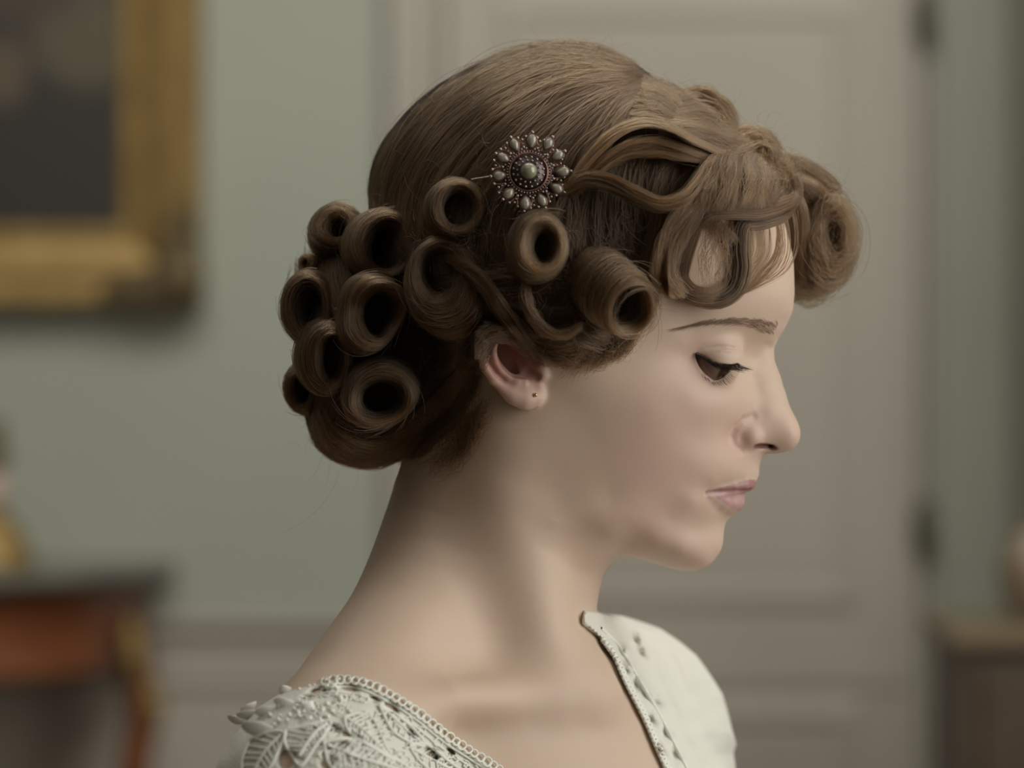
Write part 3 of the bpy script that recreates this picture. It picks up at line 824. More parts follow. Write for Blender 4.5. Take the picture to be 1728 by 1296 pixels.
def sheet(guides, n, lift=(0.000, 0.003), m=36, jit=5.0, clump=26, frac=(0.0, 0.12, 0.86, 1.0), wave=None, spread=1.0):
    """strands interpolated between guide lines drawn over the hair (pixels), lying on its surface.
    a guide point may carry a third value: extra lift in m"""
    gs = []
    for g in guides:
        g = [tuple(x)+(0.0,)*(3-len(x)) for x in g]
        gs.append(catmull(np.array(g), 48))
    gs = np.array(gs)                                    # (k, 48, 3)
    k = len(gs)
    nc = max(3, int(clump))
    cc = np.sort(rng.random(nc))
    ci = rng.integers(0, nc, n)
    a = cc[ci]+rng.normal(0, 0.33/nc, n)*spread
    a = np.clip(np.where(rng.random(n) < 0.25, rng.random(n), a), 0, 1)*(k-1)
    cl = rng.normal(0, 1, nc)[ci]
    i = np.clip(a.astype(int), 0, max(k-2, 0)); t = (a-i)[:, None, None]
    if k == 1: base = np.repeat(gs[:1], n, 0)
    else: base = gs[i]*(1-t)+gs[i+1]*t                   # (n, 48, 3)
    s0 = rng.uniform(frac[0], frac[1], n); s1 = rng.uniform(frac[2], frac[3], n)
    u = (s0[:, None]+(s1-s0)[:, None]*np.linspace(0, 1, m)[None])*47
    j = np.clip(u.astype(int), 0, 46); w = (u-j)[..., None]
    r = np.arange(n)[:, None]
    q = base[r, j]*(1-w)+base[r, j+1]*w
    tang = np.gradient(q[..., :2], axis=1); tang /= np.maximum(np.linalg.norm(tang, axis=-1, keepdims=True), 1e-6)
    nor = np.stack([-tang[..., 1], tang[..., 0]], -1)
    off = wob(n, m, jit)+wob(nc, m, jit*0.9)[ci]
    if wave: off += wave[0]*np.sin(2*np.pi*(wave[1]*np.linspace(0, 1, m)[None]+rng.normal(0, 0.06, (n, 1))+0.25*np.sin(cl)[:, None]))
    q[..., :2] += nor*off[..., None]
    lf = rng.uniform(lift[0], lift[1], (n, 1))*np.ones((1, m))+0.0010*cl[:, None]+q[..., 2]+wob(n, m, 0.0005)
    return keep_shade(lay(q[..., 0], q[..., 1], lf), ci, nc)
def tube(path, n, w, th, m=40, clump=14, jit=0.0006, ends=(0.35, 0.4), frac=(0, 0.06, 0.9, 1.0), twist=0.0):
    """a lock of n strands round a world space path; w width across the view, th thickness along it"""
    c = catmull(np.array(path), m)
    T = np.gradient(c, axis=0); T /= np.linalg.norm(T, axis=1, keepdims=True)
    N = np.array([0, -1.0, 0])-T*(T@np.array([0, -1.0, 0]))[:, None]
    N /= np.maximum(np.linalg.norm(N, axis=1, keepdims=True), 1e-4)
    B = np.cross(T, N)
    s = np.linspace(0, 1, m)
    prof = np.minimum(1, np.minimum(ends[0]+s*4*(1-ends[0]), ends[1]+(1-s)*4*(1-ends[1])))
    ang = rng.uniform(0, 2*np.pi, n); rr = np.sqrt(rng.uniform(0.35, 1, n))
    ca = rng.uniform(0, 2*np.pi, clump); ci = rng.integers(0, clump, n)
    ang = np.where(rng.random(n) < 0.75, ca[ci]+rng.normal(0, 1.2/clump, n)*2, ang)
    A = ang[:, None]+twist*s[None]
    oa = np.cos(A)*rr[:, None]*w/2*prof+wob(n, m, jit)
    ob = np.sin(A)*rr[:, None]*th/2*prof+wob(n, m, jit)
    return keep_shade(c[None]+B[None]*oa[..., None]+N[None]*ob[..., None], ci, clump)
def ring(cx, cy, R, r, hole=(0, 0), lift=0.006, L=0.016, axis_dir=(0, -1, 0), n=900, turns=(0.7, 1.35), y=None, m=44, noise=0.00045, clump=30, feed=0.06):
    """a barrel curl: (base mesh verts, quads), strands.  R, r outer and hole radii in px (pairs), hole: its offset in px"""
    y0 = (float(depth(cx, cy))-lift) if y is None else y
    k = (DIST+y0)/FPX
    c = P(cx, cy, y0)
    ax = np.array(axis_dir, float); ax /= np.linalg.norm(ax)
    ex = np.array([1, 0, 0])-ax*ax[0]; ex /= np.linalg.norm(ex); ez = np.cross(ex, ax)
    if ez[2] < 0: ez = -ez
    R = np.array(R)*k; r = np.array(r)*k; hole = np.array([hole[0], -hole[1]])*k
    def surf(th, ph, sc=1.0):
        ct, st = np.cos(th), np.sin(th)
        mx = (R[0]+r[0])/2+(R[0]-r[0])/2*np.cos(ph)*sc; mz = (R[1]+r[1])/2+(R[1]-r[1])/2*np.cos(ph)*sc
        wi = 0.5-0.5*np.cos(ph)                                  # 1 on the inside: shifts with the hole
        x = mx*ct+hole[0]*wi; z = mz*st+hole[1]*wi
        a = L/2*np.sin(ph)*sc
        return c+ex*x[..., None]+ez*z[..., None]+ax*a[..., None]
    tv, pv = np.meshgrid(np.linspace(0, 2*np.pi, 40, endpoint=False), np.linspace(0, 2*np.pi, 20, endpoint=False), indexing='ij')
    vb = surf(tv, pv, 0.86).reshape(-1, 3)
    I, J = np.meshgrid(np.arange(40), np.arange(20), indexing='ij')
    idx = lambda a, b: (a % 40)*20+(b % 20)
    qb = np.stack([idx(I, J), idx(I, J+1), idx(I+1, J+1), idx(I+1, J)], -1).reshape(-1, 4)
    cp = rng.uniform(-np.pi, np.pi, clump); ci = rng.integers(0, clump, n)
    ph = np.where(rng.random(n) < 0.75, cp[ci]+rng.normal(0, 0.13, n), rng.uniform(-np.pi, np.pi, n))
    cst = rng.uniform(0, 2*np.pi, clump)
    st = np.where(rng.random(n) < 0.6, cst[ci]+rng.normal(0, 0.5, n), rng.uniform(0, 2*np.pi, n))
    ln = rng.uniform(turns[0], turns[1], n)*2*np.pi
    s = np.linspace(0, 1, m)
    th = st[:, None]+ln[:, None]*s
    drift = rng.normal(0.25, 0.45, clump)[ci]
    phs = ph[:, None]+drift[:, None]*s+wob(n, m, 0.10)+wob(clump, m, 0.16)[ci]
    loose = 1.0+rng.uniform(-0.14, 0.05, (n, 1))+rng.normal(0, 0.07, clump)[ci][:, None]
    h1, h2, p1, p2 = rng.normal(0, 0.035), rng.normal(0, 0.025), rng.uniform(0, 6.3), rng.uniform(0, 6.3)
    def shape(a): return 1+h1*np.sin(2*a+p1)+h2*np.sin(3*a+p2)
    pts = surf(th, phs, loose)
    tail = rng.random(n) < feed
    if tail.any():                                       # ends that leave the roll along its tangent
        t0 = np.clip((0.22-s)/0.22, 0, 1)**2
        grow = rng.uniform(0.05, 0.45, (n, 1))*t0[None]*tail[:, None]
        pts = c+(pts-c)*(1+grow[..., None])
    pts = c+(pts-c)*shape(th)[..., None]
    vb = c+(vb-c)*shape(tv.ravel())[:, None]
    pts = pts+np.stack([wob(n, m, noise)+wob(clump, m, noise*1.3)[ci] for _ in range(3)], -1)
    keep_shade(pts, ci, clump)
    return vb, qb, pts
# ------------------------------------------------------------------ hair: crown swept from the parting to the nape
R_ST = 0.000095
CROWN = [
 [(1068,110),(1010,82),(940,75),(870,85),(790,120),(720,168),(660,226),(631,284),(625,334),(640,380)],
 [(1074,114),(1000,97),(920,104),(830,136),(750,188),(692,250),(660,315),(652,380),(665,440)],
 [(1080,120),(1000,116),(920,133),(830,180),(762,240),(716,312),(700,390),(710,460)],
 [(1087,128),(1010,132),(930,163),(852,220),(795,284),(758,354),(745,420),(755,490)],
 [(1093,134),(1020,152),(950,193),(882,255),(835,325),(808,395),(800,460)],
 [(1101,140),(1040,167),(980,219),(925,285),(888,355),(866,425),(858,490)],
 [(1110,144),(1055,182),(1005,238),(967,305),(938,375),(920,445),(912,510)],
]
st = [sheet(CROWN, 5200, (0.0, 0.0035), 40, 4.0, 46), sheet(CROWN, 500, (0.002, 0.006), 40, 11.0, 60)]
curves('hair_sweep', st, R_ST, M_HAIR, hair)
# far side of the crown, seen past the parting
FARC = [[(1071,110),(1020,86),(960,77),(890,84),(830,102)],[(1085,121),(1040,103),(985,92),(920,98),(850,118)],[(1108,134),(1064,122),(1015,113),(955,118),(880,140)]]
curves('hair_sweep', [sheet(FARC, 900, (0.0, 0.002), 30, 3.0, 30)], R_ST, M_HAIR, hair)
# waves from the parting over the temple to the fringe
WAVE_TOP = [
 [(1098,130),(1058,150),(1018,195),(988,250),(962,312)],
 [(1110,136),(1072,160),(1036,203),(1010,248),(992,295)],
 [(1118,142,.003),(1090,168,.003),(1058,200,.003),(1036,230,.003),(1020,262,.002)],
]
curves('hair_wave', [sheet(WAVE_TOP, 1900, (0.001, 0.006), 30, 4.0, 26)], R_ST, M_HAIR_LIGHT, hair)
A1 = [
 [(1085,124,.002),(1115,134,.006),(1146,148,.007),(1163,172,.003)],
 [(1078,146,.004),(1108,154,.009),(1138,168,.010),(1158,192,.006)],
 [(1068,172,.005),(1096,178,.011),(1124,188,.012),(1150,207,.009)],
 [(1058,198,.006),(1085,198,.012),(1112,204,.013),(1138,216,.011)],
]
curves('hair_wave', [sheet(A1, 1300, (0.0, 0.004), 30, 3.5, 20)], R_ST, M_HAIR_LIGHT, hair)
A2 = [
 [(1140,160,.003),(1170,152,.005),(1198,150,.006),(1227,172,.006),(1247,206,.004)],
 [(1130,176,.007),(1168,166,.010),(1201,168,.011),(1226,190,.010),(1246,220,.007)],
 [(1120,196,.009),(1165,188,.013),(1204,194,.014),(1229,212,.013),(1252,234,.010)],
 [(1112,212,.010),(1162,211,.014),(1202,220,.015),(1235,236,.014),(1266,244,.012)],
 [(1108,226,.008),(1155,230,.011),(1200,246,.012),(1238,258,.012),(1266,258,.010)],
]
curves('hair_wave', [sheet(A2, 1900, (0.0, 0.004), 32, 3.5, 22)], R_ST, M_HAIR_LIGHT, hair)
F3 = [
 [(1222,236,.008),(1247,219,.008),(1274,215,.006),(1300,230,.004),(1320,254,.003)],
 [(1228,248,.012),(1254,234,.012),(1280,230,.010),(1303,244,.008),(1318,272,.006)],
 [(1238,262,.014),(1262,250,.014),(1285,248,.013),(1302,260,.011),(1310,288,.009)],
]
curves('hair_wave', [sheet(F3, 900, (0.0, 0.004), 32, 4.5, 18)], R_ST, M_HAIR_LIGHT, hair)
GOLD = [
 [(950,318,.004),(985,262,.008),(1030,218,.012),(1085,200,.014),(1135,212,.015),(1182,238,.015),(1228,256,.014),(1262,250,.012)],
 [(962,325,.004),(1000,272,.008),(1045,230,.012),(1090,212,.014),(1135,222,.015),(1180,246,.015),(1226,262,.014),(1262,258,.012)],
]
curves('hair_lock', [sheet(GOLD, 620, (0.001, 0.004), 40, 2.5, 10)], R_ST, M_HAIR_LIGHT, hair)
MID = [
 [(958,330,.003),(1000,285,.006),(1050,245,.008),(1100,232,.009),(1150,248,.010),(1200,266,.011),(1240,268,.011)],
 [(965,335,.003),(1005,300,.006),(1055,268,.007),(1105,262,.008),(1150,268,.009),(1200,272,.010),(1240,272,.010)],
]
curves('hair_lock', [sheet(MID, 700, (0.0, 0.003), 36, 3.5, 14)], R_ST, M_HAIR, hair)
LOW = [
 [(945,315,.004),(985,292,.008),(1030,296,.011),(1075,318,.013),(1115,334,.014),(1152,324,.015),(1178,295,.015),(1200,268,.014),(1240,252,.012)],
 [(940,335,.004),(985,312,.008),(1030,318,.010),(1075,340,.012),(1120,352,.013),(1160,340,.014),(1190,306,.014),(1212,278,.013),(1250,262,.012)],
]
curves('hair_lock', [sheet(LOW, 900, (0.0, 0.004), 40, 3.5, 14)], R_ST, M_HAIR_LIGHT, hair)
# dark hair under the waves over the temple
TEMPLE = [
 [(945,300),(925,345),(925,400),(930,470),(950,540),(985,590)],
 [(1000,275),(985,330),(980,390),(985,450),(1005,520),(1030,575)],
 [(1062,255),(1045,325),(1042,385),(1050,440),(1065,500),(1072,555)],
 [(1120,258),(1100,320),(1098,380),(1100,430),(1100,480),(1092,535)],
 [(1180,268),(1150,330),(1138,385),(1130,430),(1118,470),(1100,510)],
]
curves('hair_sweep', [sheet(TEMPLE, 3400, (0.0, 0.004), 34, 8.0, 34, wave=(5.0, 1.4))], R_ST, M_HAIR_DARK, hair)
# side hair drawn back over the ear into the bun
SIDE = [
 [(1010,470),(950,455),(890,450),(830,455),(770,470),(700,480)],
 [(1030,540),(970,520),(905,510),(840,510),(775,520),(700,540)],
 [(1035,585),(985,570),(930,560),(870,540),(800,560),(720,600)],
 [(975,618),(935,598),(890,572),(842,555),(800,580),(740,650)],
]
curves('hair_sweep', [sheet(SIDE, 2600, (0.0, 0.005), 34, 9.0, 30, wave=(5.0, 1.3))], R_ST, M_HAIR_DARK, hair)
OVER = [
 [(960,545,.004),(925,560,.006),(880,560,.006),(835,555,.005),(800,585,.003),(770,640,.001)],
 [(985,575,.003),(945,590,.005),(900,583,.005),(855,565,.004),(815,575,.003),(785,635,.001)],
 [(990,600,.002),(955,612,.003),(915,600,.004),(872,578,.004),(830,570,.003),(795,600,.002)],
]
curves('hair_lock', [sheet(OVER, 1300, (0.0, 0.003), 34, 6.0, 22, frac=(0, .2, .6, 1.0))], R_ST, M_HAIR, hair)
BAND = [
 [(745,425,.004),(790,440,.008),(830,480,.010),(865,530,.010),(905,585,.006),(945,625,.003)],
 [(750,440,.003),(785,460,.007),(820,500,.009),(850,540,.009),(885,585,.006),(920,620,.003)],
]
curves('hair_lock', [sheet(BAND, 620, (0.0, 0.003), 34, 4.0, 14)], R_ST, M_HAIR, hair)
LOOPS = [
 [(880,470,.006),(885,510,.010),(900,545,.011),(925,565,.010),(955,570,.009),(985,555,.008)],
 [(892,480,.006),(898,515,.010),(915,545,.011),(938,560,.010),(960,558,.009),(985,540,.008)],
]
curves('hair_lock', [sheet(LOOPS, 420, (0.0, 0.003), 34, 4.0, 12)], R_ST, M_HAIR_LIGHT, hair)
SIDEB = [
 [(960,560,.003),(965,590,.003),(955,615,.001),(935,640,.0)],
 [(1000,570,.003),(1010,590,.002),(995,615,.001),(970,640,.0)],
 [(1055,555,.003),(1055,575,.002),(1035,600,.001),(1000,625,.0)],
 [(1075,530,.003),(1075,555,.002),(1060,585,.001),(1030,610,.0)],
]
curves('hair_wisp', [sheet(SIDEB, 420, (0.0, 0.002), 26, 7.0, 24, frac=(0, .3, .5, 1.0))], R_ST*0.8, M_HAIR, hair)
# nape
NAPE = [
 [(840,560),(790,610),(745,660),(700,700),(640,745)],
 [(815,600),(785,650),(750,700),(710,735),(660,775)],
 [(795,660),(770,705),(745,735),(715,760),(680,785)],
]
curves('hair_sweep', [sheet(NAPE, 1500, (0.0, 0.003), 30, 7.0, 30)], R_ST, M_HAIR_DARK, hair)
NAPE2 = [
 [(812,640),(785,690),(755,730),(720,770),(690,790)],
 [(822,665),(798,712),(768,752),(738,782),(712,800)],
 [(826,690),(800,735),(775,775),(752,800),(735,815)],
]
curves('hair_wisp', [sheet(NAPE2, 260, (0.0, 0.003), 26, 9.0, 30, frac=(0, .4, .5, 1.0))], R_ST*0.75, M_HAIR, hair)
BUNS = [
 [(690,420),(700,480),(705,540),(700,600),(690,660),(660,720)],
 [(620,360),(640,430),(650,520),(650,600),(640,680),(610,740)],
 [(560,380),(570,460),(580,540),(580,620),(575,690),(565,740)],
 [(510,430),(510,500),(515,570),(525,640),(530,700),(545,745)],
]
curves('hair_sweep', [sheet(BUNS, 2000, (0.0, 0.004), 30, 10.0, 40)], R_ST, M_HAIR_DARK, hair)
BUNB = [
 [(527,690),(545,735),(590,765),(640,768),(690,740),(715,700)],
 [(522,700),(540,752),(585,782),(640,784),(690,762),(722,720)],
 [(545,680),(565,715),(600,735),(640,738),(675,720),(700,690)],
]
curves('hair_lock', [sheet(BUNB, 1100, (0.001, 0.005), 34, 5.0, 24)], R_ST, M_HAIR, hair)

# ------------------------------------------------------------------ barrel curls
def curl(*a, material=None, base=True, **k):
    vb, qb, pts = ring(*a, **k)
    o = mesh_np('curl', vb, qb, M_BASE, True, person)
    curves('curl_strands', [pts], R_ST, material or M_HAIR, o)
    return o
curl(574, 400, (47,47), (12,14), hole=(8,8), lift=0.002, L=0.036, axis_dir=(-0.12,-0.93,0.30), n=1100)
curl(530, 455, (19,20), (5,6), lift=0.002, L=0.018, axis_dir=(-0.4,-0.85,0.3), n=260)
curl(524, 522, (46,64), (17,33), hole=(8,2), lift=0.003, L=0.032, axis_dir=(-0.10,-0.98,0.05), n=1150)
curl(516, 654, (30,45), (10,22), hole=(4,4), lift=0.002, L=0.028, axis_dir=(-0.15,-0.97,0), n=750)
curl(545, 602, (44,62), (15,34), hole=(12,0), lift=0.009, L=0.028, axis_dir=(0.2,-0.95,-0.1), n=1000)
curl(642, 415, (59,62), (24,37), hole=(4,8), lift=0.009, L=0.034, axis_dir=(0.15,-0.97,0.05), n=1300)
curl(622, 528, (61,60), (28,32), hole=(14,2), lift=0.014, L=0.034, axis_dir=(0.18,-0.97,0.0), n=1400)
curl(640, 662, (62,58), (32,27), hole=(3,6), lift=0.014, L=0.034, axis_dir=(0.05,-0.98,-0.12), n=1400)
curl(768, 353, (48,53), (24,30), hole=(3,2), lift=0.003, L=0.022, axis_dir=(0.1,-0.98,0.05), n=1000)
curl(760, 487, (70,86), (26,36), hole=(-18,-25), lift=-0.002, L=0.024, axis_dir=(-0.15,-0.97,0.15), n=1500)
curl(905, 418, (51,58), (17,24), hole=(10,2), lift=0.006, L=0.030, axis_dir=(0.12,-0.98,0.05), n=1300, material=M_HAIR_LIGHT)
curl(1022, 484, (56,60), (29,35), hole=(8,12), lift=0.006, L=0.042, axis_dir=(0.48,-0.78,-0.42), n=1700, material=M_HAIR_LIGHT)

# ------------------------------------------------------------------ fringe
def ml(pts):
    """pixels + depth y -> world path"""
    return [P(a, b, c) for a, b, c in pts]
yF = -0.045
fr = []
fr.append(tube(ml([(1340,300,-.030),(1345,330,-.036),(1322,345,-.046),(1284,355,-.056),(1233,354,-.066),(1195,358,-.070),(1172,376,-.071),(1160,405,-.071),(1150,440,-.070),(1146,470,-.069),(1164,494,-.068),(1195,501,-.065),(1225,490,-.060),(1244,464,-.058),(1250,436,-.058),(1240,410,-.060),(1217,385,-.063),(1200,368,-.066)]), 900, 0.0085, 0.005, 70, 18))
curves('fringe_curl', fr, R_ST, M_HAIR, hair)
fr = [tube(ml([(1342,340,-.034),(1322,362,-.045),(1290,372,-.052),(1256,380,-.057),(1250,420,-.060),(1252,455,-.060),(1240,490,-.061),(1205,508,-.064),(1165,500,-.067),(1144,470,-.068)]), 800, 0.0075, 0.004, 60, 16)]
curves('fringe_curl', fr, R_ST, M_HAIR_DARK, hair)
fr = [sheet([
 [(1200,300,.010),(1170,345,.010),(1138,390,.009),(1122,430,.008),(1128,470,.008),(1158,505,.006)],
 [(1170,310,.010),(1148,350,.012),(1118,395,.011),(1104,435,.010),(1110,475,.008),(1140,505,.006)],
 [(1230,300,.011),(1205,335,.010),(1175,375,.009),(1152,420,.007),(1146,460,.006),(1170,500,.005)]], 1100, (0.0,0.004), 40, 5.0, 20)]
curves('fringe_lock', fr, R_ST, M_HAIR_LIGHT, hair)
fr = []
for x0 in list(range(1256, 1340, 7)):
    g = (1338-x0)/80.0
    j = rng.normal(0, 3)
    fr.append(tube(ml([(x0+j, 350, -.040-g*.018), (x0+7+j, 392, -.040-g*.017), (x0+5+j*.5, 430, -.041-g*.017), (x0-14, 462-g*6, -.045-g*.015), (1272-g*30, 486+g*6, -.053-g*.008), (1222-g*20, 503+g*3, -.061), (1185-g*10, 507, -.066)]), int(rng.integers(8, 26)), 0.0013+rng.uniform(0, .0012), 0.0008, 44, 5, jit=0.0005, frac=(0, .1, .55, 1.0)))
curves('fringe_wisp', fr, R_ST*0.8, M_HAIR, hair)
# fall of hair from the waves into the fringe
FALL = [
 [(1222,250,.012),(1192,280,.013),(1172,318,.012),(1158,362,.009)],
 [(1250,246,.012),(1232,286,.014),(1222,325,.013),(1214,360,.010)],
 [(1280,242,.010),(1275,286,.013),(1272,325,.013),(1266,354,.010)],
 [(1306,250,.007),(1312,286,.010),(1318,320,.011),(1310,350,.009)],
 [(1330,272,.003),(1345,306,.006),(1345,333,.008),(1330,353,.008)],
]
curves('fringe_lock', [sheet(FALL, 2000, (0.0, 0.006), 34, 4.5, 18, wave=(3.5, 1.1))], R_ST, M_HAIR_LIGHT, hair)
FRIZ = [sheet([[(1235,235,.010),(1262,262,.012),(1290,300,.012),(1320,330,.010)],[(1345,262,.004),(1330,290,.008),(1300,310,.012),(1260,322,.012)],[(1250,320,.012),(1290,290,.012),(1330,275,.006),(1350,300,.004)]], 260, (0.0,0.006), 40, 16.0, 30)]
curves('fringe_frizz', FRIZ, R_ST*0.9, M_HAIR_LIGHT, hair)
# curl on the far side of the forehead and the tuft above it
vb, qb, pts = ring(1378, 415, (51,82), (5,10), hole=(-4,-8), y=0.020, L=0.050, axis_dir=(0.25,-0.95,0.1), n=2000, noise=0.0022, m=50, clump=60)
far = mesh_np('curl', vb, qb, M_BASE, True, person); curves('curl_strands', [pts], R_ST, M_HAIR_LIGHT, far)
fr = [tube(ml([(1300,262,-.006),(1340,275,-.002),(1372,290,.004),(1400,312,.010),(1406,328,.014),(1385,335,.018)]), 420, 0.0075, 0.010, 40, 14, jit=0.0008),
      tube(ml([(1325,300,-.012),(1355,315,-.004),(1385,340,.006),(1412,370,.014),(1425,405,.02),(1418,440,.024)]), 520, 0.012, 0.012, 40, 16, jit=0.0010),
      tube(ml([(1322,300,-.018),(1345,340,-.012),(1352,390,-.006),(1348,440,0.0),(1352,480,.008),(1385,490,.016)]), 520, 0.008, 0.012, 44, 16, jit=0.0009)]
curves('fringe_lock', fr, R_ST, M_HAIR_LIGHT, hair)
INNER = [
 [(1205,362,.006),(1190,392,.002),(1178,430,.001),(1180,465,.001),(1192,492,.001)],
 [(1222,366,.006),(1212,396,.002),(1206,430,.001),(1206,468,.001),(1208,496,.001)],
 [(1240,372,.006),(1238,400,.002),(1236,430,.001),(1232,466,.001),(1222,496,.001)],
]
curves('fringe_wisp', [sheet(INNER, 110, (0.0, 0.003), 30, 5.0, 14)], R_ST*0.7, M_HAIR, hair)
# ------------------------------------------------------------------ loose hairs
fl = []
def stray(x, y, ang, ln, bend, lift=0.004):
    n = 14; s = np.linspace(0, 1, n)
    a = ang+bend*s+0.5*np.sin(s*rng.uniform(3, 8)+rng.uniform(0, 6))*rng.uniform(0, .8)
    q = np.stack([x+np.cumsum(np.cos(a))*ln/n, y+np.cumsum(np.sin(a))*ln/n], -1)
    return lay(q[:, 0], q[:, 1], np.full(n, lift)+0.004*s*rng.normal())[None]
outline = catmull(np.array([(622,330),(640,255),(705,175),(790,117),(885,79),(960,73),(1042,91),(1108,127),(1150,143),(1196,151),(1240,195),(1310,242),(1352,270),(1403,305),(1428,370),(1424,436),(1395,482)]), 200)
for i in range(420):
    j = rng.integers(2, 198); d = outline[j+1]-outline[j-1]; a = math.atan2(d[1], d[0])
    p = outline[j]
    fl.append(stray(p[0]+rng.normal(0, 3), p[1]+rng.uniform(0, 8), a+rng.uniform(-.5, .15)+(math.pi if rng.random() < .3 else 0), rng.uniform(14, 58)*(1 if rng.random() < .8 else 1.6), rng.normal(0, 1.0), 0.0))
for i in range(330):
    x, y = rng.uniform(640, 1330), rng.uniform(130, 600)
    if poly_sd(np.array([x]), np.array([y]), HAIRLINE)[0] < 10: continue
    fl.append(stray(x, y, rng.uniform(0, 6.3), rng.uniform(20, 70), rng.normal(0, 1.6), rng.uniform(.004, .012)))
fl2 = []
for i in range(420):
    x, y = rng.uniform(690, 1095), rng.uniform(340, 630)
    if poly_sd(np.array([x]), np.array([y]), HAIRLINE)[0] < 6: continue
    fl2.append(stray(x, y, rng.uniform(0, 6.3), rng.uniform(25, 75), rng.normal(0, 2.4), rng.uniform(.002, .012)))
curves('loose_hair', fl2, 0.00007, M_HAIR, hair)
for i in range(120):
    x, y = rng.uniform(500, 740), rng.uniform(370, 780)
    fl.append(stray(x, y, rng.uniform(0, 6.3), rng.uniform(20, 60), rng.normal(0, 1.8), rng.uniform(.004, .016)))
for i in range(90):                                      # nape
    x, y = rng.uniform(690, 800), rng.uniform(610, 770)
    fl.append(stray(x, y, rng.uniform(1.4, 2.4), rng.uniform(30, 80), rng.normal(0, .8), rng.uniform(.001, .006)))
for (x, y, a, l, b) in [(700,775,2.0,80,-.9),(690,780,2.1,110,-1.0),(695,785,1.9,90,-1.3),(560,770,1.7,80,1.0),(545,760,1.6,60,.9),(600,785,1.2,70,1.6),(575,780,1.5,200,1.8),(620,330,-1.9,30,1.5),(600,350,-1.3,25,-1.5)]:
    fl.append(stray(x, y, a, l, b, 0.0))
curves('loose_hair', [f for f in fl], 0.000036, M_HAIR_LIGHT, hair)

# ------------------------------------------------------------------ eye, lashes, brows
def other(pts):
    """points mirrored to the far half of the head"""
    q = np.asarray(pts).reshape(-1, 3)-PIV
    return (q-2*(q@EL)[:, None]*EL+PIV).reshape(np.shape(pts))
def eyeball(name, far=False):
    n, m = 48, 32
    v, q = [], []
    gaze = (EF*0.62+np.array([0, 0, -0.56])+EL*0.52); gaze /= np.linalg.norm(gaze)
    u = np.cross(gaze, [0, 0, 1]); u /= np.linalg.norm(u); w = np.cross(u, gaze)
    col = []
    for i in range(m+1):
        a = math.pi*i/m
        rr = EYE_R*(1+0.055*max(0, 1-(a/0.52)**2))
        for j in range(n):
            b = 2*math.pi*j/n
            v.append(EYE_C+rr*(gaze*math.cos(a)+(u*math.cos(b)+w*math.sin(b))*math.sin(a)))
            col.append((0.010,0.008,0.007) if a < 0.17 else ((0.060,0.034,0.022) if a < 0.50 else ((0.03,0.02,0.015) if a < .56 else (0.30,0.20,0.165))))
    for i in range(m):
        for j in range(n):
            q.append((i*n+j, (i+1)*n+j, (i+1)*n+(j+1) % n, i*n+(j+1) % n))
    v = other(np.array(v)) if far else np.array(v)
    o = mesh_np(name, v, np.array(q)[:, ::-1] if far else np.array(q), M_EYE, True, person)
    color_attr(o, 'Tint', np.array(col, np.float32))
    return o
M_EYE = mat('eye', (.4, .3, .25), 0.06, 0, 0.6)
_a = M_EYE.node_tree.nodes.new('ShaderNodeAttribute'); _a.attribute_name = 'Tint'
M_EYE.node_tree.links.new(_a.outputs['Color'], M_EYE.node_tree.nodes['Principled BSDF'].inputs['Base Color'])
eyeball('eyeball'); eyeball('eyeball', True)
UPL = snap([(1174,595.5),(1182,598.5),(1190,602.5),(1203,610),(1216,613.5),(1232,614),(1244,613)], 0.0003)
LOL = snap([(1186,630),(1194,638),(1203,644),(1214,643.5),(1224,638),(1232,630)], 0.0002)
def lashes(name, base, n, l0, l1, fx, fz, fy, seed):
    r = np.random.default_rng(seed)
    b = catmull(np.array(base), n)
    out = []
    for i in range(n):
        s = i/(n-1)
        L = (l0+(l1-l0)*s)*r.uniform(.8, 1.1)
        d0 = np.array([fx[0]+(fx[1]-fx[0])*s, fy, fz[0]+(fz[1]-fz[0])*s])+r.normal(0, .07, 3)
        d0 /= np.linalg.norm(d0)
        t = np.linspace(0, 1, 10)[:, None]
        out.append(b[i]+r.normal(0, .0002, 3)+d0*L*t+np.array([0.35, 0, 0.5 if fz[0] < 0 else 0.3])*L*0.45*t**2)
    curves(name, [other(out)], 0.000075, M_LASH, person, 0.15)
    return curves(name, [np.array(out)], 0.000075, M_LASH, person, 0.15)
lashes('upper_lashes', UPL, 80, 0.0045, 0.0085, (0.15, 0.75), (-0.75, -0.62), -0.45, 3)
lashes('upper_lashes', UPL[2:], 60, 0.0060, 0.0080, (0.25, 0.70), (-0.8, -0.70), -0.4, 5)
lashes('lower_lashes', LOL, 26, 0.0022, 0.0042, (0.1, 0.5), (-1.0, -0.9), -0.4, 4)
lid = curves('lid_line', [np.array([catmull(np.array(snap([(1173,595.5),(1182,599),(1191,604),(1204,611.5),(1217,615),(1232,616),(1246,614)], 0.0006+0.0002*i)), 30)+np.array([0, 0, -.0001*i]) for i in range(4)])], 0.00022, M_LASH, person)
M_WET = mat('wet_lid_rim', (0.42, 0.27, 0.23), 0.08, 0, 0.9)
_t = catmull(np.array(snap([(1184,625),(1191,632.5),(1199,638.5),(1207,640),(1215,636.5),(1222,630.5)], 0.0, lambda p: np.sqrt(((p-EYE_C)**2).sum(1))-EYE_R*1.02)), 26)
curves('tear_line', [_t[None]], 0.00042, M_WET, person, 0.6)
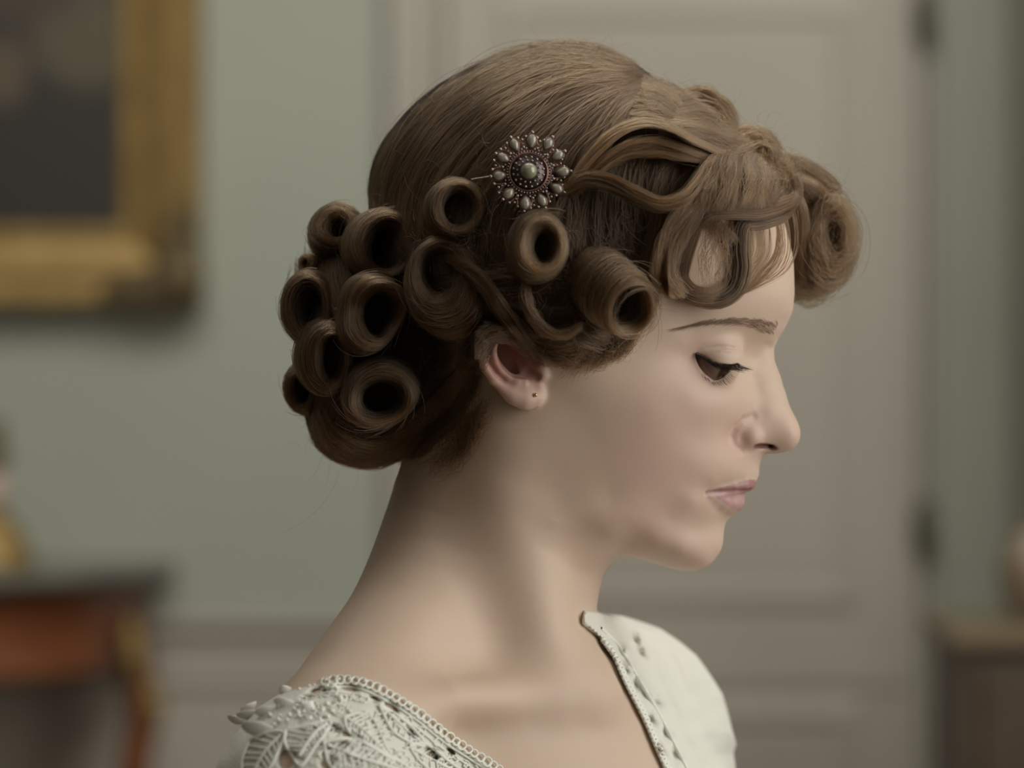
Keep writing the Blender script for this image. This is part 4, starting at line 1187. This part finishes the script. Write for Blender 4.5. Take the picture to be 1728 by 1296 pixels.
def brow(name, near=True):
    top = catmull(np.array([(1142,553),(1165,547.5),(1200,538),(1232,535),(1262,537),(1290,541),(1316,547)]), 60)
    bot = catmull(np.array([(1142,555),(1170,550),(1205,546),(1240,546),(1268,554),(1290,564),(1307,570)]), 60)
    n = 460
    r = np.random.default_rng(9)
    s = r.uniform(0, 1, n)**0.8; w = r.uniform(0, 1, n)
    i = (s*59).astype(int)
    a = top[i]*(1-w[:, None])+bot[i]*w[:, None]
    ang = np.where(s > .75, -1.9+ (1-s)/.25*(-0.9), -2.85)+r.normal(0, .16, n)
    ang = np.where(s < .6, np.pi-0.10-0.35*(1-w), ang-0.15)+r.normal(0, .1, n)
    L = np.where(s > .7, 13, 19)*r.uniform(.6, 1.1, n)
    t = np.linspace(0, 1, 8)
    px = a[:, :1]+np.cos(ang)[:, None]*L[:, None]*t; py = a[:, 1:]+np.sin(ang)[:, None]*L[:, None]*t+ (L*0.12)[:, None]*t**2
    y = cast(f_face0, px.ravel(), py.ravel(), -.1, .2, 40).reshape(px.shape)
    y = np.where(np.isnan(y), np.nanmean(y), y)-0.0004-0.0006*t
    k = (DIST+y)/FPX
    pts = np.stack([(px-864)*k, y, CAMZ-(py-648)*k], -1)
    if not near:                                             # mirrored over the sagittal plane
        q = pts.reshape(-1, 3)-PIV
        w_ = q@EL
        q = q-2*w_[:, None]*EL
        pts = (q+PIV).reshape(pts.shape)
    return curves(name, [pts], 0.00007, M_BROW, person, 0.2)
brow('eyebrow'); brow('eyebrow', False)
# the fair lashes of the far eye, past the bridge of the nose
# ------------------------------------------------------------------ the dress
M_LACE = mat('ivory_lace', (0.71, 0.71, 0.635), 0.75, 0, 0.2, bump=(700, 0.5, 0.0008))
M_CORD = mat('ivory_cord', (0.82, 0.835, 0.765), 0.6, 0, 0.3)
M_PEARL = mat('seed_pearl', (0.90, 0.88, 0.82), 0.12, 0.0, 0.9)
M_SEQUIN = mat('pearly_sequin', (0.85, 0.85, 0.80), 0.25, 0.0, 0.6)
NECK_A = [(395,1204),(430,1194),(470,1172),(510,1160),(560,1149),(610,1152),(655,1172),(705,1204),(750,1240),(795,1270),(845,1302),(900,1400),(985,1500),(1060,1420),(1118,1296),(1083,1215),(1052,1155),(1032,1108),(1008,1074),(980,1052),
          (985,1030),(1050,1036),(1115,1060),(1175,1105),(1222,1170),(1245,1240),(1275,1320),(1320,1500),(1400,1900),(1300,2400),(300,2400),(250,1900),(290,1500),(330,1296),(360,1240)]
HOLES = [(538,1167,13,5,-.2),(588,1160,15,6,.25),(660,1194,12,7,.6),(566,1234,12,9,.5),(592,1242,15,5,.3),(566,1262,20,8,-.3),(552,1284,12,14,.1),(484,1282,13,16,.3),(728,1272,12,8,.8),(632,1180,7,4,.4),(692,1236,7,4,.7),(760,1268,6,4,.7),(520,1176,8,3,-.3)]
def f_dress(p):
    px, py = proj(p)
    sd = poly_sd(px, py, NECK_A)
    for (a, b, rx, ry, an) in HOLES:
        c, s = math.cos(an), math.sin(an); dx, dy = px-a, py-b
        e = (np.sqrt(((dx*c+dy*s)/rx)**2+((-dx*s+dy*c)/ry)**2)-1)*min(rx, ry)
        sd = np.where(p[:, 1] < -0.07, np.minimum(sd, e), sd)
    far = np.clip((p[:, 1]-0.0)/0.05, 0, 1)*np.clip((1260-py)/60+.6, .4, 1)
    t = np.clip(sd*0.0008, -0.006, 0.0024+0.0060*far)
    soft = 0.00022*np.sin(px*0.11+py*0.05)*np.sin(py*0.09-px*0.03)
    for (a, b) in ((1081,1078),(1090,1100),(1064,1129),(1082,1153),(1096,1168),(1114,1181),(1131,1235),(1058,1098),(1106,1212),(1120,1262),(1146,1270)):
        soft = soft+0.0030*gauss(px, py, a, b, 4.5, 8.0, -0.5)*(p[:, 1] > -0.05)
    for (a, b) in ((1150,1110),(1165,1150),(1180,1200),(1120,1130),(1150,1190),(1175,1250)):
        soft = soft+0.0018*gauss(px, py, a, b, 8, 26, -0.5)*(p[:, 1] > -0.05)
    return np.minimum(f_torso(p), 1.0)-t-soft*(sd > 4)
VD, QD = surface_nets(f_dress, (axis(-0.17, (-0.005, 0.0011), (0.155, 0.0016)), axis(-0.21, (-0.075, 0.0012), (0.20, 0.0022)), axis(0.90, (1.0, 0.0022), (1.062, 0.0011), (1.10, 0.0016))))
# keep only what lies over the skin
keep = evalf(f_torso, VD) > -0.0012
QD = QD[keep[QD].any(1)]
used = np.unique(QD); remap = np.full(len(VD), -1); remap[used] = np.arange(len(used))
dress = mesh_np('dress', VD[used], remap[QD], M_LACE, True, person)
dress['label'] = 'ivory lace dress with beaded scalloped neckline'
DGX = np.arange(340, 1300, 3.0); DGY = np.arange(1028, 1340, 3.0)
_a, _b = np.meshgrid(DGX, DGY, indexing='ij')
DDM = cast(lambda p: np.minimum(f_dress(p), f_torso(p)), _a.ravel(), _b.ravel(), -0.19, 0.22, 34).reshape(_a.shape)
for _ in range(60):                                      # extend past the outline
    bad = np.isnan(DDM)
    if not bad.any(): break
    pad = np.pad(DDM, 1, mode='edge'); st4 = np.stack([pad[:-2, 1:-1], pad[2:, 1:-1], pad[1:-1, :-2], pad[1:-1, 2:]])
    cnt = (~np.isnan(st4)).sum(0); mean = np.nansum(st4, 0)/np.maximum(cnt, 1)
    DDM = np.where(bad & (cnt > 0), mean, DDM)
DDM = np.nan_to_num(DDM, nan=0.0)
def dlay(px, py, lift=0.0006):
    px = np.asarray(px, float); py = np.asarray(py, float)
    a = np.clip((px-DGX[0])/3, 0, len(DGX)-1.001); b = np.clip((py-DGY[0])/3, 0, len(DGY)-1.001)
    i = a.astype(int); j = b.astype(int); s = a-i; t = b-j
    y = DDM[i, j]*(1-s)*(1-t)+DDM[i+1, j]*s*(1-t)+DDM[i, j+1]*(1-s)*t+DDM[i+1, j+1]*s*t-lift
    k = (DIST+y)/FPX
    return np.stack([(px-864)*k, y, CAMZ-(py-648)*k], -1)
def cords(name, lines, r, m, parent, closed=False, sec=6):
    """tubes along world polylines, one mesh"""
    V_, Q_ = [], []; base = 0
    for c in lines:
        c = np.asarray(c); n = len(c)
        T = np.gradient(c, axis=0); T /= np.maximum(np.linalg.norm(T, axis=1, keepdims=True), 1e-9)
        A = np.cross(T, [0.05, 1, 0.03]); A /= np.maximum(np.linalg.norm(A, axis=1, keepdims=True), 1e-9); B = np.cross(T, A)
        a = 2*np.pi*np.arange(sec)/sec
        v = c[:, None]+r*(A[:, None]*np.cos(a)[None, :, None]+B[:, None]*np.sin(a)[None, :, None])
        V_.append(v.reshape(-1, 3))
        I, J = np.meshgrid(np.arange(n-1), np.arange(sec), indexing='ij')
        Q_.append((np.stack([I*sec+J, I*sec+(J+1) % sec, (I+1)*sec+(J+1) % sec, (I+1)*sec+J], -1).reshape(-1, 4))+base)
        base += n*sec
    return mesh_np(name, np.concatenate(V_), np.concatenate(Q_), m, True, parent)
def pxline(pts, n=24, lift=0.0006):
    c = catmull(np.array(pts, float), n)
    return dlay(c[:, 0], c[:, 1], lift)
# scalloped edge: a string of picots along the neckline
edge = catmull(np.array([(545,1152),(575,1148),(612,1152),(655,1171),(705,1203),(750,1239),(795,1269),(848,1303)], float), 240)
seg = np.r_[0, np.cumsum(np.hypot(*(edge[1:]-edge[:-1]).T))]
lp = []
for d in np.arange(4, seg[-1], 12.5):
    i = np.searchsorted(seg, d); x, y = edge[min(i, 239)]
    a = np.linspace(0, 2*np.pi, 15)
    rr = rng.uniform(6.0, 8.0)
    lp.append(dlay(x+rr*np.cos(a), y-1+rr*np.sin(a), 0.0020))
cords('scalloped_edge', lp, 0.00052, M_CORD, dress)
lp = [pxline(edge[::8]+np.array([-4, 11]), 60, .0008), pxline(edge[::8]+np.array([-9, 20]), 60, .0006)]
cords('edge_cord', lp, 0.00055, M_CORD, dress)
# leaves
def leaf(name, outline, mid, ribs, r=0.0007, fill=True):
    o = catmull(np.array(outline+outline[:1], float), 60)
    lines = [dlay(o[:, 0], o[:, 1], 0.0016)]
    a = np.array(mid, float); mc = catmull(a, 20)
    lines.append(dlay(mc[:, 0], mc[:, 1], 0.0016))
    cords('leaf_cord', lines, r, M_CORD, dress)
    rib = []
    for i in range(1, ribs):
        p = catmull(a, 40)[int(39*i/ribs)]
        d = o-p; dist = np.hypot(d[:, 0], d[:, 1])
        t = catmull(a, 40)[min(39, int(39*i/ribs)+3)]-p; t = t/np.hypot(*t)
        sid = d[:, 0]*(-t[1])+d[:, 1]*t[0]; fw = d[:, 0]*t[0]+d[:, 1]*t[1]
        for sg in (1, -1):
            k = np.argmin(np.where(sid*sg > 0, np.abs(fw-0.55*np.abs(sid)), 1e9))
            l = np.linspace(0, 1, 8)[:, None]; q = p+(o[k]-p)*l
            rib.append(dlay(q[:, 0], q[:, 1], 0.0012))
    cords('leaf_ribs', rib, r*0.62, M_CORD, dress)
leaf('leaf', [(482,1232),(515,1224),(556,1217),(548,1238),(530,1262),(508,1292),(492,1274),(480,1252)], [(552,1220),(528,1240),(505,1275)], 9)
leaf('leaf', [(582,1210),(604,1204),(628,1212),(641,1236),(650,1258),(664,1282),(632,1264),(602,1246),(585,1228)], [(586,1212),(618,1236),(658,1276)], 12)
leaf('leaf', [(546,1252),(582,1246),(622,1256),(660,1278),(700,1306),(640,1316),(584,1310),(556,1290)], [(552,1256),(600,1276),(690,1304)], 13)
leaf('leaf', [(420,1250),(452,1236),(480,1238),(470,1266),(452,1300),(420,1330),(408,1290)], [(474,1240),(446,1270),(418,1322)], 9)
leaf('leaf', [(640,1190),(668,1206),(700,1232),(716,1258),(688,1250),(660,1230)], [(644,1194),(676,1222),(712,1254)], 8)
leaf('leaf', [(690,1258),(720,1256),(756,1284),(790,1312),(740,1306),(708,1284)], [(694,1262),(730,1282),(784,1310)], 8)
# net between the leaves
net = []
for i in range(300):
    x, y = rng.uniform(500, 830), rng.uniform(1150, 1310)
    if poly_sd(np.array([x]), np.array([y]), NECK_A)[0] < 16: continue
    a0 = rng.uniform(0, 6.3); rr = rng.uniform(4, 9)
    a = np.linspace(a0, a0+rng.uniform(2.5, 6.3), 10)
    net.append(dlay(x+rr*np.cos(a), y+rr*.8*np.sin(a), 0.0010))
cords('lace_net', net, 0.00035, M_CORD, dress)
# pearls
def ball(name, c, r, m, parent, sub=2):
    bm = bmesh.new(); bmesh.ops.create_icosphere(bm, subdivisions=sub, radius=r)
    o = bm_obj(name, bm, m, None, True); o.location = c
    if parent is not None: put(o, parent)
    return o
def copy_ball(src, c, r, parent):
    o = src.copy(); COL.objects.link(o); o.parent = None; o.matrix_parent_inverse.identity(); o.location = c; o.scale = (r,)*3
    return put(o, parent)
proto = None
PE = [(470,1190,5),(496,1196,4),(503,1202,4),(488,1206,4),(505,1208,3.4),(455,1206,4),(470,1215,4),(484,1214,3.2),(522,1212,4.5),(518,1213,3.5),(541,1217,4.5),(544,1198,4.4),(552,1187,4.6),(574,1178,5.5),(560,1199,3.6),(553,1209,4.6),(520,1190,5.0),(527,1196,4.0),
      (463,1222,3),(466,1217,3),(469,1212,3),(472,1207,3),(500,1190,3),(512,1200,3),(590,1200,4),(625,1208,4.5),(620,1222,4),(505,1163,3.6),(522,1158,3.6),(550,1148,4),(530,1156,3),(572,1146,3.6),(590,1147,3.6),(616,1150,4),(640,1160,3.4),(690,1178+10,3.4),(680,1222,3),(742,1228,3),(650,1204,3)]
for i, (x, y, r) in enumerate(PE):
    c = dlay([x], [y], 0.0016)[0]
    if proto is None:
        proto = ball('pearl_bead', (0, 0, 0), 1.0, M_PEARL, None)
        proto.location = c; proto.scale = (r*0.000262,)*3; put(proto, dress)
    else: copy_ball(proto, c, r*0.000262, dress)
# sequin petals
def petal(x, y, ln, wd, ang, tilt, lift=0.002):
    c = dlay([x], [y], lift)[0]
    bm = bmesh.new(); bmesh.ops.create_uvsphere(bm, u_segments=16, v_segments=10, radius=1.0)
    k = 0.000262
    for v in bm.verts:
        t = v.co.x
        w = 1-0.45*max(0, t)
        v.co = Vector((t*ln/2*k, v.co.y*0.0006+0.0012*(t*t), v.co.z*w*wd*0.72*k))
    o = bm_obj('sequin_petal', bm, M_SEQUIN, None, True)
    o.rotation_euler = (tilt, -ang, 0); o.location = c
    return put(o, dress)
for a in [(424,1206,50,14,.12,.5,.003),(438,1231,62,20,-.18,.4,.003),(421,1194,30,14,.5,.8,.002),(480,1186,38,12,-.15,.3,.003),(482,1167,22,18,.3,.4,.002),(520,1194,26,14,.9,.2,.003),(452,1200,44,16,.25,.6,.002),(400,1216,36,12,-.3,.6,.002)]:
    petal(*a)
# far strap: toothed edge and openwork
se = catmull(np.array([(1012,1080),(1034,1110),(1054,1154),(1085,1214),(1120,1294),(1150,1335)], float), 200)
seg = np.r_[0, np.cumsum(np.hypot(*(se[1:]-se[:-1]).T))]
lp = []
for d in np.arange(3, seg[-1], 9.0):
    i = min(199, np.searchsorted(seg, d)); x, y = se[i]
    a = np.linspace(0, 2*np.pi, 11)
    lp.append(dlay(x+5+3.6*np.cos(a), y-2+3.6*np.sin(a), 0.0002))
cords('scalloped_edge', lp, 0.0008, M_CORD, dress)
cords('edge_cord', [pxline([(1014,1060),(1045,1092),(1074,1140),(1112,1205),(1155,1290),(1175,1335)], 60, .0002)], 0.0009, M_CORD, dress)
# ------------------------------------------------------------------ brooch and ear stud
M_ROSE = mat('antique_rose_metal', (0.42, 0.245, 0.20), 0.28, 0.9, 0.5, noise=((0.20, 0.105, 0.085), 600, 3))
M_DARKM = mat('blackened_metal', (0.085, 0.070, 0.068), 0.35, 0.8)
M_MOON = mat('grey_moonstone', (0.34, 0.315, 0.255), 0.12, 0.1, 0.7)
M_GREEN = mat('olive_pearl', (0.30, 0.295, 0.20), 0.14, 0.1, 0.7)
M_BEAD = mat('silvery_bead', (0.50, 0.40, 0.36), 0.22, 0.85)
by = float(depth(893, 292))-0.0125
BC = P(891.5, 291, by)
ax = Vector((0.04, -0.98, 0.10)).normalized()
ex = (Vector((1, 0, 0))-ax*ax.x).normalized(); ez = ex.cross(ax)
if ez.z < 0: ez = -ez
K = (DIST+by)/FPX
def Bp(x, y, h=0.0):
    """brooch plane, px offsets from its centre (y down), h metres outwards"""
    return np.array(Vector(BC)+ex*(x*K)+ez*(-y*K)+ax*h)
brooch = empty('hair_brooch', tuple(BC))
tag(brooch, 'round rose-metal brooch of pale pearls pinned in the brown hair', 'brooch')
def bring(name, R, r, h, m):
    a = np.linspace(0, 2*np.pi, 65)
    return cords(name, [np.array([Bp(R*math.cos(t), R*math.sin(t), h) for t in a])], r*K, m, brooch, sec=10)
def dome(name, R, h0, hh, m, rings=8):
    v, q = [], []; n = 40
    for i in range(rings+1):
        t = math.pi/2*i/rings
        for j in range(n):
            a = 2*math.pi*j/n
            v.append(Bp(R*math.cos(t)*math.cos(a), R*math.cos(t)*math.sin(a), h0+hh*math.sin(t)))
    for i in range(rings):
        for j in range(n):
            q.append((i*n+j, i*n+(j+1) % n, (i+1)*n+(j+1) % n, (i+1)*n+j))
    return mesh_np(name, np.array(v), np.array(q), m, True, brooch)
dome('back_plate', 44, -0.002, 0.0012, M_DARKM, 4)
cords('pin_post', [np.array([Bp(0, 0, -.014), Bp(0, 0, -.002)])], 8*K, M_DARKM, brooch)
dome('dome', 31, -0.0006, 0.0045, M_DARKM)
bring('rim', 32.2, 1.9, 0.0012, M_ROSE)
bring('rim', 38.2, 1.0, 0.0002, M_ROSE)
pp = ball('centre_pearl', (0, 0, 0), 1.0, M_GREEN, None, 3); pp.scale = (13.8*K,)*3; pp.location = Bp(0, 0, 0.0042); put(pp, brooch)
bead0 = ball('bead', (0, 0, 0), 1.0, M_BEAD, None); first = [True]
def bead(x, y, r, h, m=None):
    c = Bp(x, y, h)
    if first[0]:
        first[0] = False; bead0.scale = (r*K,)*3; bead0.location = c; return put(bead0, brooch)
    return copy_ball(bead0, c, r*K, brooch)
for i in range(14):
    a = 2*math.pi*i/14+.1; bead(19.0*math.cos(a), 19.0*math.sin(a), 1.9, 0.0034)
for i in range(16):
    a = 2*math.pi*(i+.5)/16; bead(25.6*math.cos(a), 25.6*math.sin(a), 2.3, 0.0021)
for i in range(46):
    a = 2*math.pi*i/46; bead(35.6*math.cos(a), 35.6*math.sin(a), 1.45, 0.0011)
ST = [(725,290),(935,330),(1060,480),(1125,690),(1050,905),(855,1060),(640,1100),(430,975),(310,745),(360,515),(505,345)]
wires = []
for k, (sx, sy) in enumerate(ST):
    x, y = (sx-683)/7.62, (sy-700)/7.62
    R = math.hypot(x, y); a = math.atan2(y, x); cx, cy = math.cos(a), math.sin(a)
    sc = 1.0 if k in (0, 3, 6) else 0.92
    bm = bmesh.new(); bmesh.ops.create_uvsphere(bm, u_segments=20, v_segments=12, radius=1.0)
    for v in bm.verts:
        t = v.co.x; w = 1-0.22*t*(1 if t < 0 else -.2) if t < 0 else 1-0.12*t
        w = (1+0.42*t) if t < 0 else 1.0
        p = Bp(x+cx*t*11.5*sc-cy*v.co.y*8.3*w*sc, y+cy*t*11.5*sc+cx*v.co.y*8.3*w*sc, 0.0006+v.co.z*6.0*K)
        v.co = Vector(p)
    bm_obj('pearl_drop', bm, M_MOON, brooch, True)
    ang = np.linspace(0, 2*np.pi, 25)
    cup = []
    for t in ang:
        tt = math.cos(t); w = (1+0.42*tt) if tt < 0 else 1.0
        cup.append(Bp(x+cx*tt*12.6*sc-cy*math.sin(t)*9.6*w*sc, y+cy*tt*12.6*sc+cx*math.sin(t)*9.6*w*sc, 0.0004))
    cords('claw_setting', [np.array(cup)], 1.0*K, M_ROSE, brooch)
    Ro = R+14.5
    bead(Ro*cx, Ro*cy, 2.9, 0.0006)
    a2 = math.atan2((ST[(k+1) % 11][1]-700), (ST[(k+1) % 11][0]-683)); da = ((a2-a+math.pi) % (2*math.pi))-math.pi
    for f, rr, br in ((.30, 61, 2.6), (.70, 61, 2.6), (.5, 56.5, 2.4), (.5, 44, 2.6), (.32, 41, 1.9), (.68, 41, 1.9), (.5, 50, 1.6)):
        b = a+da*f; bead(rr*math.cos(b), rr*math.sin(b), br, 0.0002)
    for f0, f1 in ((.30, .46), (.70, .54)):
        l = []
        for t in np.linspace(0, 1, 9):
            b = a+da*(f0+(f1-f0)*math.sin(t*math.pi/2)); rr = 60-18*t
            l.append(Bp(rr*math.cos(b), rr*math.sin(b), 0.0001))
        wires.append(np.array(l))
cords('filigree_wire', wires, 1.05*K, M_ROSE, brooch)
# pin shaft showing at the left of the brooch
cords('pin', [np.array([Bp(-96, 10, -.004), Bp(-60, 6, -.001)])], 1.2*K, M_BEAD, brooch)
stud = ball('ear_stud', (0, 0, 0), 1.0, mat('gold_stud', (0.62, 0.46, 0.22), 0.22, 0.75), None, 3)
sy_ = cast(f_body, [903.5], [666.7], -.12, .1)[0]
stud.scale = (3.6*(DIST+sy_)/FPX,)*3; stud.location = P(903.5, 666.7, sy_-0.0006)
tag(stud, 'tiny gold ball stud in the pierced ear lobe', 'earring')
